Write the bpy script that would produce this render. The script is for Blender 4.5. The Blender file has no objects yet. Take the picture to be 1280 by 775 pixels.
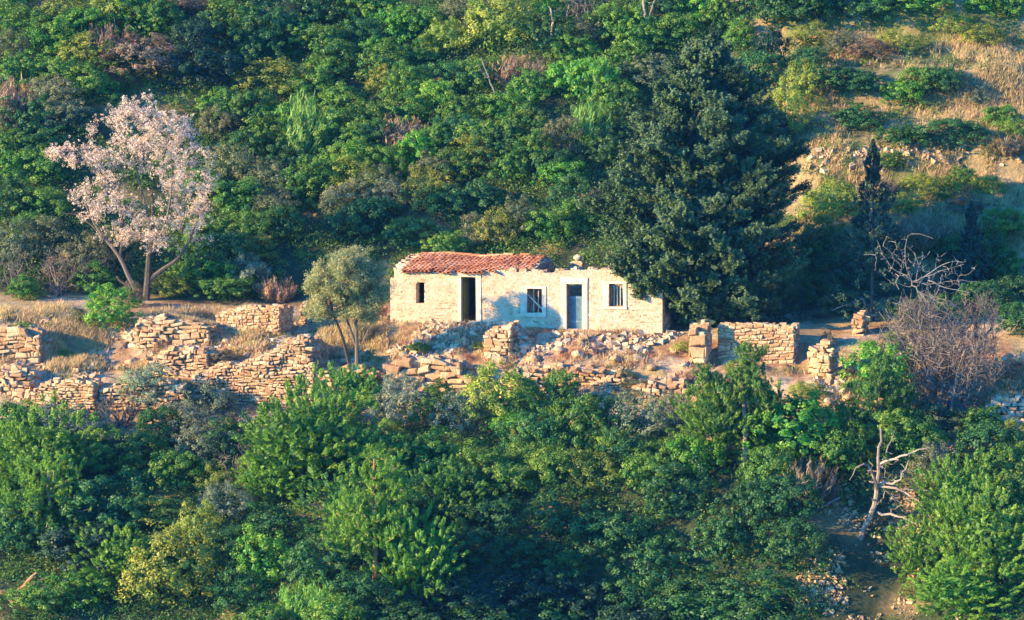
import bpy, math, random
import numpy as np
from mathutils import Vector, Matrix, Euler

# ------------------------------------------------------------------ camera, sky, sun, exposure
sc = bpy.context.scene
COL = sc.collection
CAM = np.array((0.0, -150.0, 12.0)); TH = 0.14; PITCH = math.atan(0.0762)
cd = bpy.data.cameras.new('camera'); cam = bpy.data.objects.new('camera', cd); COL.objects.link(cam)
cam.location = CAM.tolist(); cam.rotation_euler = (math.pi/2 - PITCH, 0, 0)
cd.sensor_width = 36; cd.lens = 18/TH; cd.clip_start = 1; cd.clip_end = 3000
sc.camera = cam

SUN_EL = math.radians(16); LIGHT_AZ = math.radians(20)      # light travels +x, turned 20 deg toward +y
ldir = Vector((math.cos(LIGHT_AZ)*math.cos(SUN_EL), math.sin(LIGHT_AZ)*math.cos(SUN_EL), -math.sin(SUN_EL)))
w = bpy.data.worlds.new('World'); sc.world = w; w.use_nodes = True
nt = w.node_tree; nt.nodes.clear()
sky = nt.nodes.new('ShaderNodeTexSky'); sky.sky_type = 'NISHITA'; sky.sun_disc = False
sky.sun_elevation = SUN_EL
sky.sun_rotation = math.atan2(-ldir.x, -ldir.y) % (2*math.pi)
sky.ozone_density = 3.0
bg = nt.nodes.new('ShaderNodeBackground'); bg.inputs['Strength'].default_value = 0.15
wo = nt.nodes.new('ShaderNodeOutputWorld')
tint = nt.nodes.new('ShaderNodeVectorMath'); tint.operation = 'MULTIPLY'; tint.inputs[1].default_value = (.12, .76, 1.55)   # deep blue clear evening sky
nt.links.new(sky.outputs[0], tint.inputs[0]); nt.links.new(tint.outputs[0], bg.inputs[0]); nt.links.new(bg.outputs[0], wo.inputs[0])
sd = bpy.data.lights.new('sun', 'SUN'); sd.energy = 5.0; sd.angle = math.radians(0.5); sd.color = (1.0, 0.66, 0.22)
so = bpy.data.objects.new('sun', sd); COL.objects.link(so)
so.rotation_euler = ldir.to_track_quat('-Z', 'Y').to_euler(); so.location = (-40, -30, 30)
sc.view_settings.view_transform = 'Standard'; sc.view_settings.look = 'None'
sc.view_settings.exposure = 1.6; sc.view_settings.gamma = 1
sc.cycles.max_bounces = 5; sc.cycles.diffuse_bounces = 3; sc.cycles.transmission_bounces = 2
sc.cycles.glossy_bounces = 1; sc.cycles.volume_bounces = 0
sc.cycles.use_denoising = True
sc.cycles.use_adaptive_sampling = True

rng = np.random.default_rng(7)
HAZE = True; HAZE_D = .00013

# ------------------------------------------------------------------ measuring helpers (pixel of the 1280x775 photo -> world ray)
FW = np.array((0, math.cos(PITCH), -math.sin(PITCH))); UP = np.array((0, math.sin(PITCH), math.cos(PITCH)))
def ray(px, py):
    return FW + np.array((1, 0, 0))*((px-640)/640*TH) + UP*((387.5-py)/640*TH)
def on_y(px, py, y):
    d = ray(px, py); return CAM + d*((y-CAM[1])/d[1])
def project(p):
    v = np.asarray(p, float)-CAM; f = v@FW
    return 640+v[0]/f/TH*640, 387.5-(v@UP)/f/TH*640
def tan_py(py):
    d = ray(640, py); return d[2]/d[1]

# ------------------------------------------------------------------ noise
_lat = np.random.default_rng(3).random((256, 256))
def vnoise(x, y, s=1.0, off=0):
    x = np.asarray(x)/s+off*17.3+1000; y = np.asarray(y)/s+off*9.1+1000
    xi = np.floor(x).astype(int); yi = np.floor(y).astype(int); fx = x-xi; fy = y-yi
    fx = fx*fx*(3-2*fx); fy = fy*fy*(3-2*fy)
    g = lambda a, b: _lat[a % 256, b % 256]
    return (g(xi, yi)*(1-fx)+g(xi+1, yi)*fx)*(1-fy)+(g(xi, yi+1)*(1-fx)+g(xi+1, yi+1)*fx)*fy*1.0
def fbm(x, y, s=1.0, o=4, off=0):
    r = 0; a = 1; t = 0
    for i in range(o):
        r = r+a*vnoise(x, y, s/2**i, off+i*3); t += a; a *= .5
    return r/t-.5

# ------------------------------------------------------------------ terrain function
YLX = [-60, -21, -9, -5, 6.1, 14, 22, 60]; YLY = [2.5, 2.5, 2.2, 1.0, -2.4, -4.3, -5, -6]
SG = np.array([-8, -6, -4.6, -4, -3, -2.2, -1.8, -1, 0, 5.0])
COLS = {
 -400:(545,515,480,462,452,445,440,408,392,372), 0:(545,515,478,462,452,445,440,410,394,372),
 60:(550,520,476,462,455,448,442,412,394,374), 130:(550,520,474,468,455,446,440,425,402,376),
 200:(548,515,490,470,452,438,428,412,397,376), 270:(548,512,485,468,448,435,425,420,412,384),
 350:(548,512,500,470,440,425,420,416,412,388), 430:(545,505,480,465,455,445,435,415,405,388),
 500:(545,505,480,465,448,435,428,412,402,388), 600:(545,505,485,470,450,438,430,415,405,388),
 720:(548,508,488,470,448,436,430,418,411,388), 830:(548,512,490,475,455,445,440,430,418,390),
 900:(550,515,490,478,462,455,450,430,415,392), 990:(555,520,492,478,465,458,455,430,415,394),
 1040:(560,525,495,482,468,460,455,440,425,388), 1140:(560,525,500,485,468,458,450,440,427,382),
 1280:(560,528,500,485,468,458,450,440,422,378), 1700:(560,528,500,485,468,458,450,440,422,378)}
CPX = np.array(sorted(COLS)); CPY = np.array([COLS[k] for k in CPX], float)
def yl(x): return np.interp(x, YLX, YLY)
def sstep(a, b, x):
    t = np.clip((x-a)/(b-a), 0, 1); return t*t*(3-2*t)
def ground(x, y, detail=True):
    x = np.asarray(x, float); y = np.asarray(y, float)
    s = y-yl(x); sc_ = np.clip(s, -8, 5)
    yc = yl(x)+sc_
    px = 640+x/(150+yc)*640/TH
    ci = np.clip(np.searchsorted(CPX, px)-1, 0, len(CPX)-2)
    tx = np.clip((px-CPX[ci])/(CPX[ci+1]-CPX[ci]), 0, 1)
    si = np.clip(np.searchsorted(SG, sc_)-1, 0, len(SG)-2)
    ts = (sc_-SG[si])/(SG[si+1]-SG[si])
    p = (CPY[ci, si]*(1-tx)+CPY[ci+1, si]*tx)*(1-ts)+(CPY[ci, si+1]*(1-tx)+CPY[ci+1, si+1]*tx)*ts
    k = TH/640
    a = (387.5-p)*k; tp = math.tan(PITCH)
    tn = (-tp+a)/(1+tp*a)
    z = CAM[2]+(150+yc)*tn
    d = np.maximum(s-5, 0)
    up = .3*np.minimum(d, 1.2)+.60*np.maximum(d-1.2, 0)
    up = np.where(d > 60, up.clip(max=35)+.2*(d-60).clip(min=0), up)
    R = sstep(9.5, 12, x)                         # old terraces on the right
    per = 5.2; q = (s-7.5)/per; fr = q-np.floor(q)
    step = (np.floor(q)+sstep(0, .22, fr)*.75+fr*.25-q)*per*.6*.55
    up = up+R*np.where((s > 7.5) & (s < 45), step, 0)
    hn = sstep(6, 12, s)
    up = up+hn*fbm(x, y, 9, 3, 1)*2.2
    dn = np.maximum(-8-s, 0)
    lo = -.52*np.minimum(dn, 55)
    lo = lo+sstep(-9, -14, s)*fbm(x, y, 8, 3, 5)*1.6
    # small gully at lower right
    lo = lo-sstep(-9, -13, s)*1.5*np.exp(-((x-14.0)/2.2)**2)
    lo = lo-sstep(-10, -17, s)*(4.4*np.exp(-((x-4.5)/5.8)**2)-1.3*np.exp(-((x+6.5)/3.5)**2))  # hollow and left ridge added to throw the lower middle into shade
    z = z+up+lo
    if detail:
        bank = sstep(-9, -7, s)*(1-sstep(4, 6, s))
        flat = 1-sstep(-1.3, -.5, s)*(1-sstep(4.5, 6, s))*.8
        z = z+bank*flat*(fbm(x, y, 1.7, 4, 2)*.55+fbm(x, y, .5, 2, 8)*.26)+(1-bank)*fbm(x, y, 2.2, 3, 4)*.4
    return z
FILLS = []                                   # earth held up behind the retaining walls: (foot, u dir, w dir, length, top height function)
ground0 = ground
def ground(x, y, detail=True):
    z = ground0(x, y, detail); x = np.asarray(x, float); y = np.asarray(y, float)
    for a0, u, wv, L, tf in FILLS:
        dx = x-a0[0]; dy = y-a0[1]; uu = dx*u[0]+dy*u[1]; ww = dx*wv[0]+dy*wv[1]
        side = np.maximum(np.maximum(-uu, uu-L), 0)
        t = a0[2]+tf(np.clip(uu, 0, L))-.10-.12*np.maximum(ww-.5, 0)-side*1.0
        mk = sstep(.12, .42, ww-side*.35)*(1-sstep(2.5, 4.5, ww))*(1-sstep(.8, 1.8, side))
        z = np.where(mk > 0, z+np.maximum(t-z, 0)*mk, z)
    return z
def gz(x, y): return float(ground(x, y))
def at(px, py):
    """where the sight line through a photo pixel meets the slope"""
    d = ray(px, py); t = np.linspace(105/d[1], 260/d[1], 1600)
    P = CAM[None]+d[None]*t[:, None]
    h = P[:, 2]-ground(P[:, 0], P[:, 1])
    i = np.argmax(h < 0) if (h < 0).any() else len(t)-1
    q = P[i]; return np.array((q[0], q[1], gz(q[0], q[1])))

# ------------------------------------------------------------------ mesh helpers
def raw_mesh(name, V, F, mats, var=None, mi=None, smooth=False):
    """V (N,3), F (M,k) one polygon size"""
    V = np.ascontiguousarray(V, np.float32); F = np.ascontiguousarray(F, np.int32); m, k = F.shape
    me = bpy.data.meshes.new(name)
    me.vertices.add(len(V)); me.vertices.foreach_set('co', V.ravel())
    me.loops.add(m*k); me.loops.foreach_set('vertex_index', F.ravel())
    me.polygons.add(m); me.polygons.foreach_set('loop_start', np.arange(m, dtype=np.int32)*k)
    me.polygons.foreach_set('loop_total', np.full(m, k, np.int32))
    if mi is not None: me.polygons.foreach_set('material_index', np.asarray(mi, np.int32))
    me.polygons.foreach_set('use_smooth', np.full(m, smooth, bool))
    me.update(calc_edges=True)
    if var is not None:
        a = me.attributes.new('var', 'FLOAT', 'FACE'); a.data.foreach_set('value', np.ascontiguousarray(var, np.float32))
    for x in (mats if isinstance(mats, (list, tuple)) else [mats]): me.materials.append(x)
    return me
class MB:
    def __init__(s): s.V = []; s.F = []; s.A = []; s.n = 0
    def add(s, V, F, var=.5):
        V = np.asarray(V, float); F = np.asarray(F, int)
        s.V.append(V); s.F.append(F+s.n); s.n += len(V)
        s.A.append(np.full(len(F), var) if np.isscalar(var) else var)
    def box(s, a, b, var=.5, jit=0):
        a = np.asarray(a, float); b = np.asarray(b, float)
        V = np.array([[(a, b)[i][0], (a, b)[j][1], (a, b)[k][2]] for k in (0, 1) for j in (0, 1) for i in (0, 1)])
        if jit: V = V+rng.uniform(-jit, jit, V.shape)
        s.add(V, BOXF, var)
    def beam(s, p, q, wd, th, var=.5, up=(0, 0, 1)):
        p = np.asarray(p, float); q = np.asarray(q, float); d = q-p; L = np.linalg.norm(d); d /= L
        r = np.cross(d, up); r /= np.linalg.norm(r); u = np.cross(r, d)
        V = np.array([c+r*i*wd/2+u*j*th/2 for c in (p, q) for j in (-1, 1) for i in (-1, 1)])
        V = V[[0, 1, 4, 5, 2, 3, 6, 7]]
        s.add(V, BOXF, var)
    def tube(s, P, R, n=6, var=.5, cap=True):
        P = np.asarray(P, float); R = np.broadcast_to(np.asarray(R, float), (len(P),))
        T = np.gradient(P, axis=0); T /= np.linalg.norm(T, axis=1)[:, None]+1e-9
        ref = np.array((0.31, .17, .93)) if abs(T[0] @ np.array((0.31, .17, .93))) < .9 else np.array((1., 0, 0))
        A = np.cross(T, ref); A /= np.linalg.norm(A, axis=1)[:, None]; B = np.cross(T, A)
        th = np.arange(n)*2*math.pi/n
        V = (P[:, None]+R[:, None, None]*(A[:, None]*np.cos(th)[None, :, None]+B[:, None]*np.sin(th)[None, :, None])).reshape(-1, 3)
        i = np.arange(len(P)-1)[:, None]*n; j = np.arange(n)[None]; k = (j+1) % n
        F = np.stack([i+j, i+k, i+n+k, i+n+j], -1).reshape(-1, 4)
        s.add(V, F, var)
    def build(s, name, mat, parent=None, smooth=False, obj=True):
        me = raw_mesh(name, np.concatenate(s.V), np.concatenate(s.F), mat, np.concatenate(s.A), smooth=smooth)
        return link(name, me, parent) if obj else me
BOXF = np.array([(0, 2, 3, 1), (4, 5, 7, 6), (0, 1, 5, 4), (2, 6, 7, 3), (0, 4, 6, 2), (1, 3, 7, 5)])
def link(name, me, parent=None, loc=None, rotz=0, scale=None, color=None):
    o = bpy.data.objects.new(name, me); COL.objects.link(o)
    if parent is not None: o.parent = parent
    if loc is not None: o.location = [float(v) for v in loc]
    o.rotation_euler = (0, 0, rotz)
    if scale is not None: o.scale = scale
    if color is not None: o.color = (*color, 1)
    return o
def tag(o, label, cat, group=None, kind=None):
    if label: o['label'] = label
    if cat: o['category'] = cat
    if group: o['group'] = group
    if kind: o['kind'] = kind
    return o
def empty(name, loc, rotz=0, color=None):
    o = link(name, None, None, loc, rotz); o.empty_display_size = .3; return o

# ------------------------------------------------------------------ materials
def mat(name):
    m = bpy.data.materials.new(name); m.use_nodes = True; n = m.node_tree; n.nodes.clear()
    out = n.nodes.new('ShaderNodeOutputMaterial'); return m, n, out
def N(n, t, **kw):
    x = n.nodes.new(t)
    for k, v in kw.items(): setattr(x, k, v)
    return x
def leaf_mat(name, transl=.30, hue_amp=.05, lo=.6, hi=1.45, gloss=.02):
    m, n, out = mat(name)
    oi = N(n, 'ShaderNodeObjectInfo'); at_ = N(n, 'ShaderNodeAttribute', attribute_name='var')
    hsv = N(n, 'ShaderNodeHueSaturation')
    mr = N(n, 'ShaderNodeMapRange'); mr.inputs[3].default_value = lo; mr.inputs[4].default_value = hi
    mh = N(n, 'ShaderNodeMapRange'); mh.inputs[3].default_value = .5+hue_amp*.6; mh.inputs[4].default_value = .5-hue_amp
    n.links.new(at_.outputs['Fac'], mr.inputs[0]); n.links.new(at_.outputs['Fac'], mh.inputs[0])
    n.links.new(oi.outputs['Color'], hsv.inputs['Color'])
    n.links.new(mr.outputs[0], hsv.inputs['Value']); n.links.new(mh.outputs[0], hsv.inputs['Hue'])
    d = N(n, 'ShaderNodeBsdfDiffuse'); t = N(n, 'ShaderNodeBsdfTranslucent'); mx = N(n, 'ShaderNodeMixShader')
    mx.inputs[0].default_value = transl
    n.links.new(hsv.outputs[0], d.inputs[0]); n.links.new(hsv.outputs[0], t.inputs[0])
    n.links.new(d.outputs[0], mx.inputs[1]); n.links.new(t.outputs[0], mx.inputs[2])
    g = N(n, 'ShaderNodeBsdfGlossy'); g.inputs['Roughness'].default_value = .5; g.inputs['Color'].default_value = (.9, .95, 1, 1)   # waxy sheen of the leaves
    m2 = N(n, 'ShaderNodeMixShader'); m2.inputs[0].default_value = gloss
    n.links.new(mx.outputs[0], m2.inputs[1]); n.links.new(g.outputs[0], m2.inputs[2]); n.links.new(m2.outputs[0], out.inputs[0])
    return m
def rough_mat(name, c1, c2, c3=None, scale=6, bump=.3, varamt=.5, rough=.95, bscale=None, stain=None):
    m, n, out = mat(name)
    tc = N(n, 'ShaderNodeTexCoord'); nz = N(n, 'ShaderNodeTexNoise'); nz.inputs['Scale'].default_value = scale; nz.inputs['Detail'].default_value = 6
    nz.inputs['Roughness'].default_value = .7
    n.links.new(tc.outputs['Object'], nz.inputs['Vector'])
    cr = N(n, 'ShaderNodeValToRGB'); e = cr.color_ramp.elements
    e[0].position = .32; e[0].color = (*c1, 1); e[1].position = .68; e[1].color = (*c2, 1)
    if c3: x = cr.color_ramp.elements.new(.5); x.color = (*c3, 1)
    at_ = N(n, 'ShaderNodeAttribute', attribute_name='var')
    ma = N(n, 'ShaderNodeMath', operation='MULTIPLY_ADD'); ma.inputs[1].default_value = varamt; 
    sb = N(n, 'ShaderNodeMath', operation='SUBTRACT'); sb.inputs[1].default_value = .5
    n.links.new(at_.outputs['Fac'], sb.inputs[0]); n.links.new(sb.outputs[0], ma.inputs[0]); n.links.new(nz.outputs[0], ma.inputs[2])
    n.links.new(ma.outputs[0], cr.inputs[0])
    colour = cr.outputs[0]
    if stain:
        sc2, scol, lo_, hi_ = stain
        n2 = N(n, 'ShaderNodeTexNoise'); n2.inputs['Scale'].default_value = sc2; n2.inputs['Detail'].default_value = 4
        n.links.new(tc.outputs['Object'], n2.inputs['Vector'])
        r2 = N(n, 'ShaderNodeMapRange'); r2.inputs[1].default_value = lo_; r2.inputs[2].default_value = hi_
        n.links.new(n2.outputs[0], r2.inputs[0])
        mx = N(n, 'ShaderNodeMix', data_type='RGBA'); mx.inputs[7].default_value = (*scol, 1)
        n.links.new(r2.outputs[0], mx.inputs[0]); n.links.new(colour, mx.inputs[6]); colour = mx.outputs[2]
    b = N(n, 'ShaderNodeBsdfPrincipled'); b.inputs['Roughness'].default_value = rough
    b.inputs['Specular IOR Level'].default_value = .15
    bp = N(n, 'ShaderNodeBump'); bp.inputs['Strength'].default_value = bump; bp.inputs['Distance'].default_value = .05
    nb = N(n, 'ShaderNodeTexNoise'); nb.inputs['Scale'].default_value = bscale or scale*3; nb.inputs['Detail'].default_value = 5
    n.links.new(tc.outputs['Object'], nb.inputs['Vector']); n.links.new(nb.outputs[0], bp.inputs['Height'])
    n.links.new(colour, b.inputs['Base Color']); n.links.new(bp.outputs[0], b.inputs['Normal']); n.links.new(b.outputs[0], out.inputs[0])
    return m
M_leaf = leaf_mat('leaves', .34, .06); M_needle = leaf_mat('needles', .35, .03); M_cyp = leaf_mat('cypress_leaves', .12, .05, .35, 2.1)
M_petal = leaf_mat('petals', .3, .02, .55, 1.3, 0); M_grass = leaf_mat('grass_blades', .35, .05, .55, 1.4, .01)
M_bark = rough_mat('bark', (.07, .055, .04), (.17, .13, .10), scale=7, bump=.6)
M_palebark = rough_mat('pale_bark', (.22, .16, .12), (.42, .32, .25), scale=7, bump=.4)
M_dead = rough_mat('dead_wood', (.11, .10, .095), (.26, .24, .21), scale=6, bump=.3)
M_reddead = rough_mat('red_dead_wood', (.35, .16, .07), (.62, .34, .18), scale=6, bump=.3)
M_limeplaster = rough_mat('lime_washed_stone', (.35, .24, .14), (.67, .54, .38), (.57, .44, .29), scale=3.2, bump=.9, varamt=.45, stain=(.8, (.30, .18, .10), .44, .64))
M_mortar = rough_mat('mortar', (.38, .27, .18), (.58, .46, .34), scale=3, bump=.6)
M_trimplaster = rough_mat('white_surround', (.44, .36, .27), (.62, .54, .43), scale=3, bump=.2)
M_stone = rough_mat('dry_stone', (.36, .20, .10), (.58, .41, .24), (.47, .30, .16), scale=2.5, bump=.6, varamt=.4)
M_stonedark = rough_mat('stone_gaps', (.28, .17, .09), (.42, .27, .15), scale=4, bump=.6)
M_greystone = rough_mat('grey_stone', (.27, .18, .11), (.54, .41, .28), (.42, .30, .19), scale=2.5, bump=.6, varamt=.5)
M_shadestone = rough_mat('shade_toned_stone', (.14, .13, .12), (.30, .27, .23), scale=2.5, bump=.6)  # darker copy of the dry stone, toned to stand for shade
M_tile = rough_mat('clay_tile', (.48, .17, .07), (.74, .35, .17), (.62, .25, .10), scale=1.6, bump=.3, varamt=.8)
M_wood = rough_mat('old_wood', (.16, .09, .05), (.30, .18, .10), scale=8, bump=.3)
M_palewood = rough_mat('pale_weathered_wood', (.42, .36, .30), (.6, .52, .44), scale=8, bump=.3)
M_door = rough_mat('blue_door_paint', (.07, .14, .18), (.14, .23, .28), scale=5, bump=.2)
M_jambshade = rough_mat('jamb_shade_green', (.06, .10, .03), (.12, .16, .05), scale=5, bump=.2)  # dark green that carries the left jamb's shade in its colour
M_dark = rough_mat('dark_plaster', (.06, .05, .045), (.12, .1, .09), scale=3, bump=.2)  # one near-black tone for the room floor and inner back wall

# ------------------------------------------------------------------ masonry
def stones_panel(mb, L, top, base, size=(.3, .14), depth=.06, face=0.0, openings=(), jit=.25, gap=.012, flip=False, arr=None, u0=0):
    """a skin of individual stones over the rectangle u 0..L, front at w=face looking to -w"""
    zmin = min(base(u) for u in np.linspace(0, L, 30)); zmax = max(top(u) for u in np.linspace(0, L, 60))
    z = zmin
    while z < zmax:
        h = size[1]*rng.uniform(.65, 1.45); u = -rng.uniform(0, size[0]*.5); ph = rng.uniform(0, 6)
        while u < L:
            wd = size[0]*rng.uniform(.35, 1.7); a, b_ = max(u, 0), min(u+wd, L); u += wd
            if b_-a < .05: continue
            mid = (a+b_)/2
            if z+h*.6 > top(mid)+rng.uniform(-.06, .03) or z+h < base(mid)-.3: continue
            segs = [(a, b_, z, z+h)]
            for (oa, ob, oz0, oz1) in openings:
                ns = []
                for (p, q, r, s_) in segs:
                    if q <= oa or p >= ob or s_ <= oz0 or r >= oz1: ns.append((p, q, r, s_)); continue
                    if p < oa-.03: ns.append((p, oa, r, s_))
                    if q > ob+.03: ns.append((ob, q, r, s_))
                    if (r+s_)/2 > oz1 and s_ > oz1+.02: ns.append((max(p, oa), min(q, ob), oz1, s_))
                    elif (r+s_)/2 < oz0 and r < oz0-.02: ns.append((max(p, oa), min(q, ob), r, oz0))
                segs = ns
            for (p, q, r, s_) in segs:
                ww, hh = q-p, s_-r
                g = gap; jj = min(ww, hh)*jit*.35
                ring = np.array([(p+g, r+g), (q-g, r+g), (q-g, s_-g), (p+g, s_-g)])+rng.uniform(-jj, jj, (4, 2))*(1.5 if jit > .4 else .8)
                if jit > .4:
                    ring[:, 1] += .35*size[1]*np.sin(ring[:, 0]*2.3+z*3)+.2*size[1]*np.sin(ring[:, 0]*7+ph)
                cen = ring.mean(0); ins = min(.02+.12*min(ww, hh), .05)
                fr_ = cen+(ring-cen)*(1-ins*2/np.array([ww, hh]).clip(.08)).clip(.4)
                dd = depth*rng.uniform(.25, 1.0)+(.16+.10*math.sin(mid*1.7+z*2.1)+.06*math.sin(mid*4.1-z*5) if jit > .45 else 0); t = face-dd+rng.uniform(-.01, .01, 4)
                V = np.vstack([np.c_[ring[:, 0], np.full(4, face+.20 if jit > .45 else face+.05), ring[:, 1]], np.c_[ring[:, 0], t+ins*.7, ring[:, 1]], np.c_[fr_[:, 0], t, fr_[:, 1]]])
                F = [(i, (i+1) % 4, 4+(i+1) % 4, 4+i) for i in range(4)]+[(4+i, 4+(i+1) % 4, 8+(i+1) % 4, 8+i) for i in range(4)]+[(8, 9, 10, 11)]
                V[:, 0] += u0
                if arr is not None: V = arr(V)
                mb.add(V, F, rng.random())
        z += h
def cap_stones(mb, L, top, w0, w1, size=.28, arr=None):
    u = 0
    while u < L:
        wd = size*rng.uniform(.6, 1.4); w_ = w0
        while w_ < w1-.05:
            dw = min(rng.uniform(.18, .32), w1-w_+.04); t = top(min(u+wd/2, L)); h = rng.uniform(.06, .16)
            V = np.array([[(u, u+wd*.94)[i], (w_, w_+dw*.94)[j], (t-.12, t+h-.07)[k]] for k in (0, 1) for j in (0, 1) for i in (0, 1)])
            V += rng.uniform(-.025, .025, V.shape)
            if arr is not None: V = arr(V)
            mb.add(V, BOXF, rng.random()); w_ += dw
        u += wd
def core(mb, L, top, base, w0, w1, openings=(), step=.25, arr=None):
    us = sorted(set([0, L]+[v for o in openings for v in o[:2]]+list(np.arange(step, L, step))))
    us = [v for v in us if 0 <= v <= L]
    for a, b_ in zip(us[:-1], us[1:]):
        if b_-a < 1e-4: continue
        mid = (a+b_)/2; cuts = sorted([(o[2], o[3]) for o in openings if o[0] <= mid <= o[1]])
        z = base(mid)-.4; t = top(mid)-.03
        spans = []
        for lo_, hi_ in cuts:
            if lo_ > z: spans.append((z, lo_))
            z = hi_
        if t > z: spans.append((z, t))
        for lo_, hi_ in spans:
            V = np.array([[(a, b_)[i], (w0, w1)[j], (lo_, hi_)[k]] for k in (0, 1) for j in (0, 1) for i in (0, 1)])
            if arr is not None: V = arr(V)
            mb.add(V, BOXF, .5)

# ------------------------------------------------------------------ the stone house
TH_H = math.radians(17)
A = on_y(488, 400, 1.0)                       # front left corner at ground
P0 = np.array((A[0], 1.0, 0.0)); ud = np.array((math.cos(TH_H), -math.sin(TH_H), 0)); wdv = np.array((math.sin(TH_H), math.cos(TH_H), 0))
def fac(px, py):
    """photo pixel -> (u, z) on the facade plane"""
    d = ray(px, py); t = ((P0-CAM)@wdv)/(d@wdv); p = CAM+d*t; return float((p-P0)@ud), float(p[2])
house = empty('stone_house', P0, -TH_H)
tag(house, 'ruined low stone farmhouse with sagging red tile roof on left half', 'house')
u_end = fac(828, 400)[0]
def u_(px): return fac(px, 370)[0]
topu = [0, u_(500), u_(575), u_(640), u_(657), u_(690), u_(700), u_(760), u_(790), u_(800), u_(815), u_end]
topz = [fac(*p)[1] for p in [(488, 350), (500, 341), (575, 341), (640, 339), (657, 340), (690, 341), (700, 338), (760, 336), (790, 338), (800, 345), (815, 352), (828, 362)]]
top = lambda u: float(np.interp(u, topu, topz))
top_j = lambda u: top(u)+(.06*math.sin(u*9)+.05*math.sin(u*23+1) if u > u_(660) else 0)
bz = lambda u: float(np.interp(u, [0, u_end], [fac(488, 405)[1], fac(826, 420)[1]]))
def op(x0, y0, x1, y1):
    a = fac(x0, y1); b_ = fac(x1, y0); return (a[0], b_[0], a[1], b_[1])
DOOR1 = op(577, 346, 595, 404); WIN1 = op(520, 353, 531, 379); WIN2 = op(659, 361, 678, 391)
DOOR2 = op(708, 355, 728, 411); WIN3 = op(761, 354.5, 779, 383)
OPEN = [DOOR1, WIN1, WIN2, DOOR2, WIN3]
WT = .45
mb = MB(); stones_panel(mb, u_end, top_j, bz, (.19, .11), .018, 0, OPEN, jit=.42, gap=.004)
cap_stones(mb, u_end, lambda u: top_j(u)-.03, .03, WT, size=.17)
# quoins of the right corner
front = mb.build('front_wall', M_limeplaster, house)
mb = MB(); core(mb, u_end, top, bz, -.012, WT, OPEN); mb.build('wall_core', M_mortar, house)
DEP = 3.9; ur = u_(650)
def wall_along_w(name, u, t0, matt, topf, face=-1, L=DEP, th=.4, skin=True):
    """wall running back from the facade at u; skin of stones on the +u side"""
    mb = MB()
    V_arr = lambda V: np.c_[u-V[:, 1], V[:, 0]+WT, V[:, 2]]
    if skin: stones_panel(mb, L-WT, topf, lambda v: t0, (.28, .14), .04, 0, (), jit=.3, gap=.01, arr=V_arr)
    cap_stones(mb, L-WT, topf, .02, th, arr=V_arr)
    # box core
    core(mb, L-WT, topf, lambda v: t0, 0.0, th, arr=V_arr)
    return mb.build(name, matt, house)
zE = topz[2]; RW = 2.65; zR = zE+.54
gtop = lambda v: (zE+.02+(zR-zE-.06)*(v+WT)/RW if v+WT < RW else (zR-.04)-(zR-zE)*(v+WT-RW)/(DEP-RW))
wall_along_w('gable_wall', ur+.46, -.3, M_greystone, gtop)
wall_along_w('end_wall', .42, -.3, M_limeplaster, gtop, skin=False)
wall_along_w('end_wall', u_end, -.7, M_limeplaster, lambda v: topz[-1]+.25*math.sin(v*1.3)+.1, skin=True)
mb = MB()
btop = lambda u: (zE-.05 if u < ur else zE-.15+.12*math.sin(u*5)+.06*math.sin(u*13))
arr = lambda V: np.c_[V[:, 0], V[:, 1]+DEP-.4, V[:, 2]]
stones_panel(mb, u_end, btop, lambda u: -.4, (.3, .15), .03, 0, (), arr=arr); core(mb, u_end, btop, lambda u: -.4, 0, .4, arr=arr); cap_stones(mb, u_end, btop, .03, .4, arr=arr)
mb.build('back_wall', M_stone, house)
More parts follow.
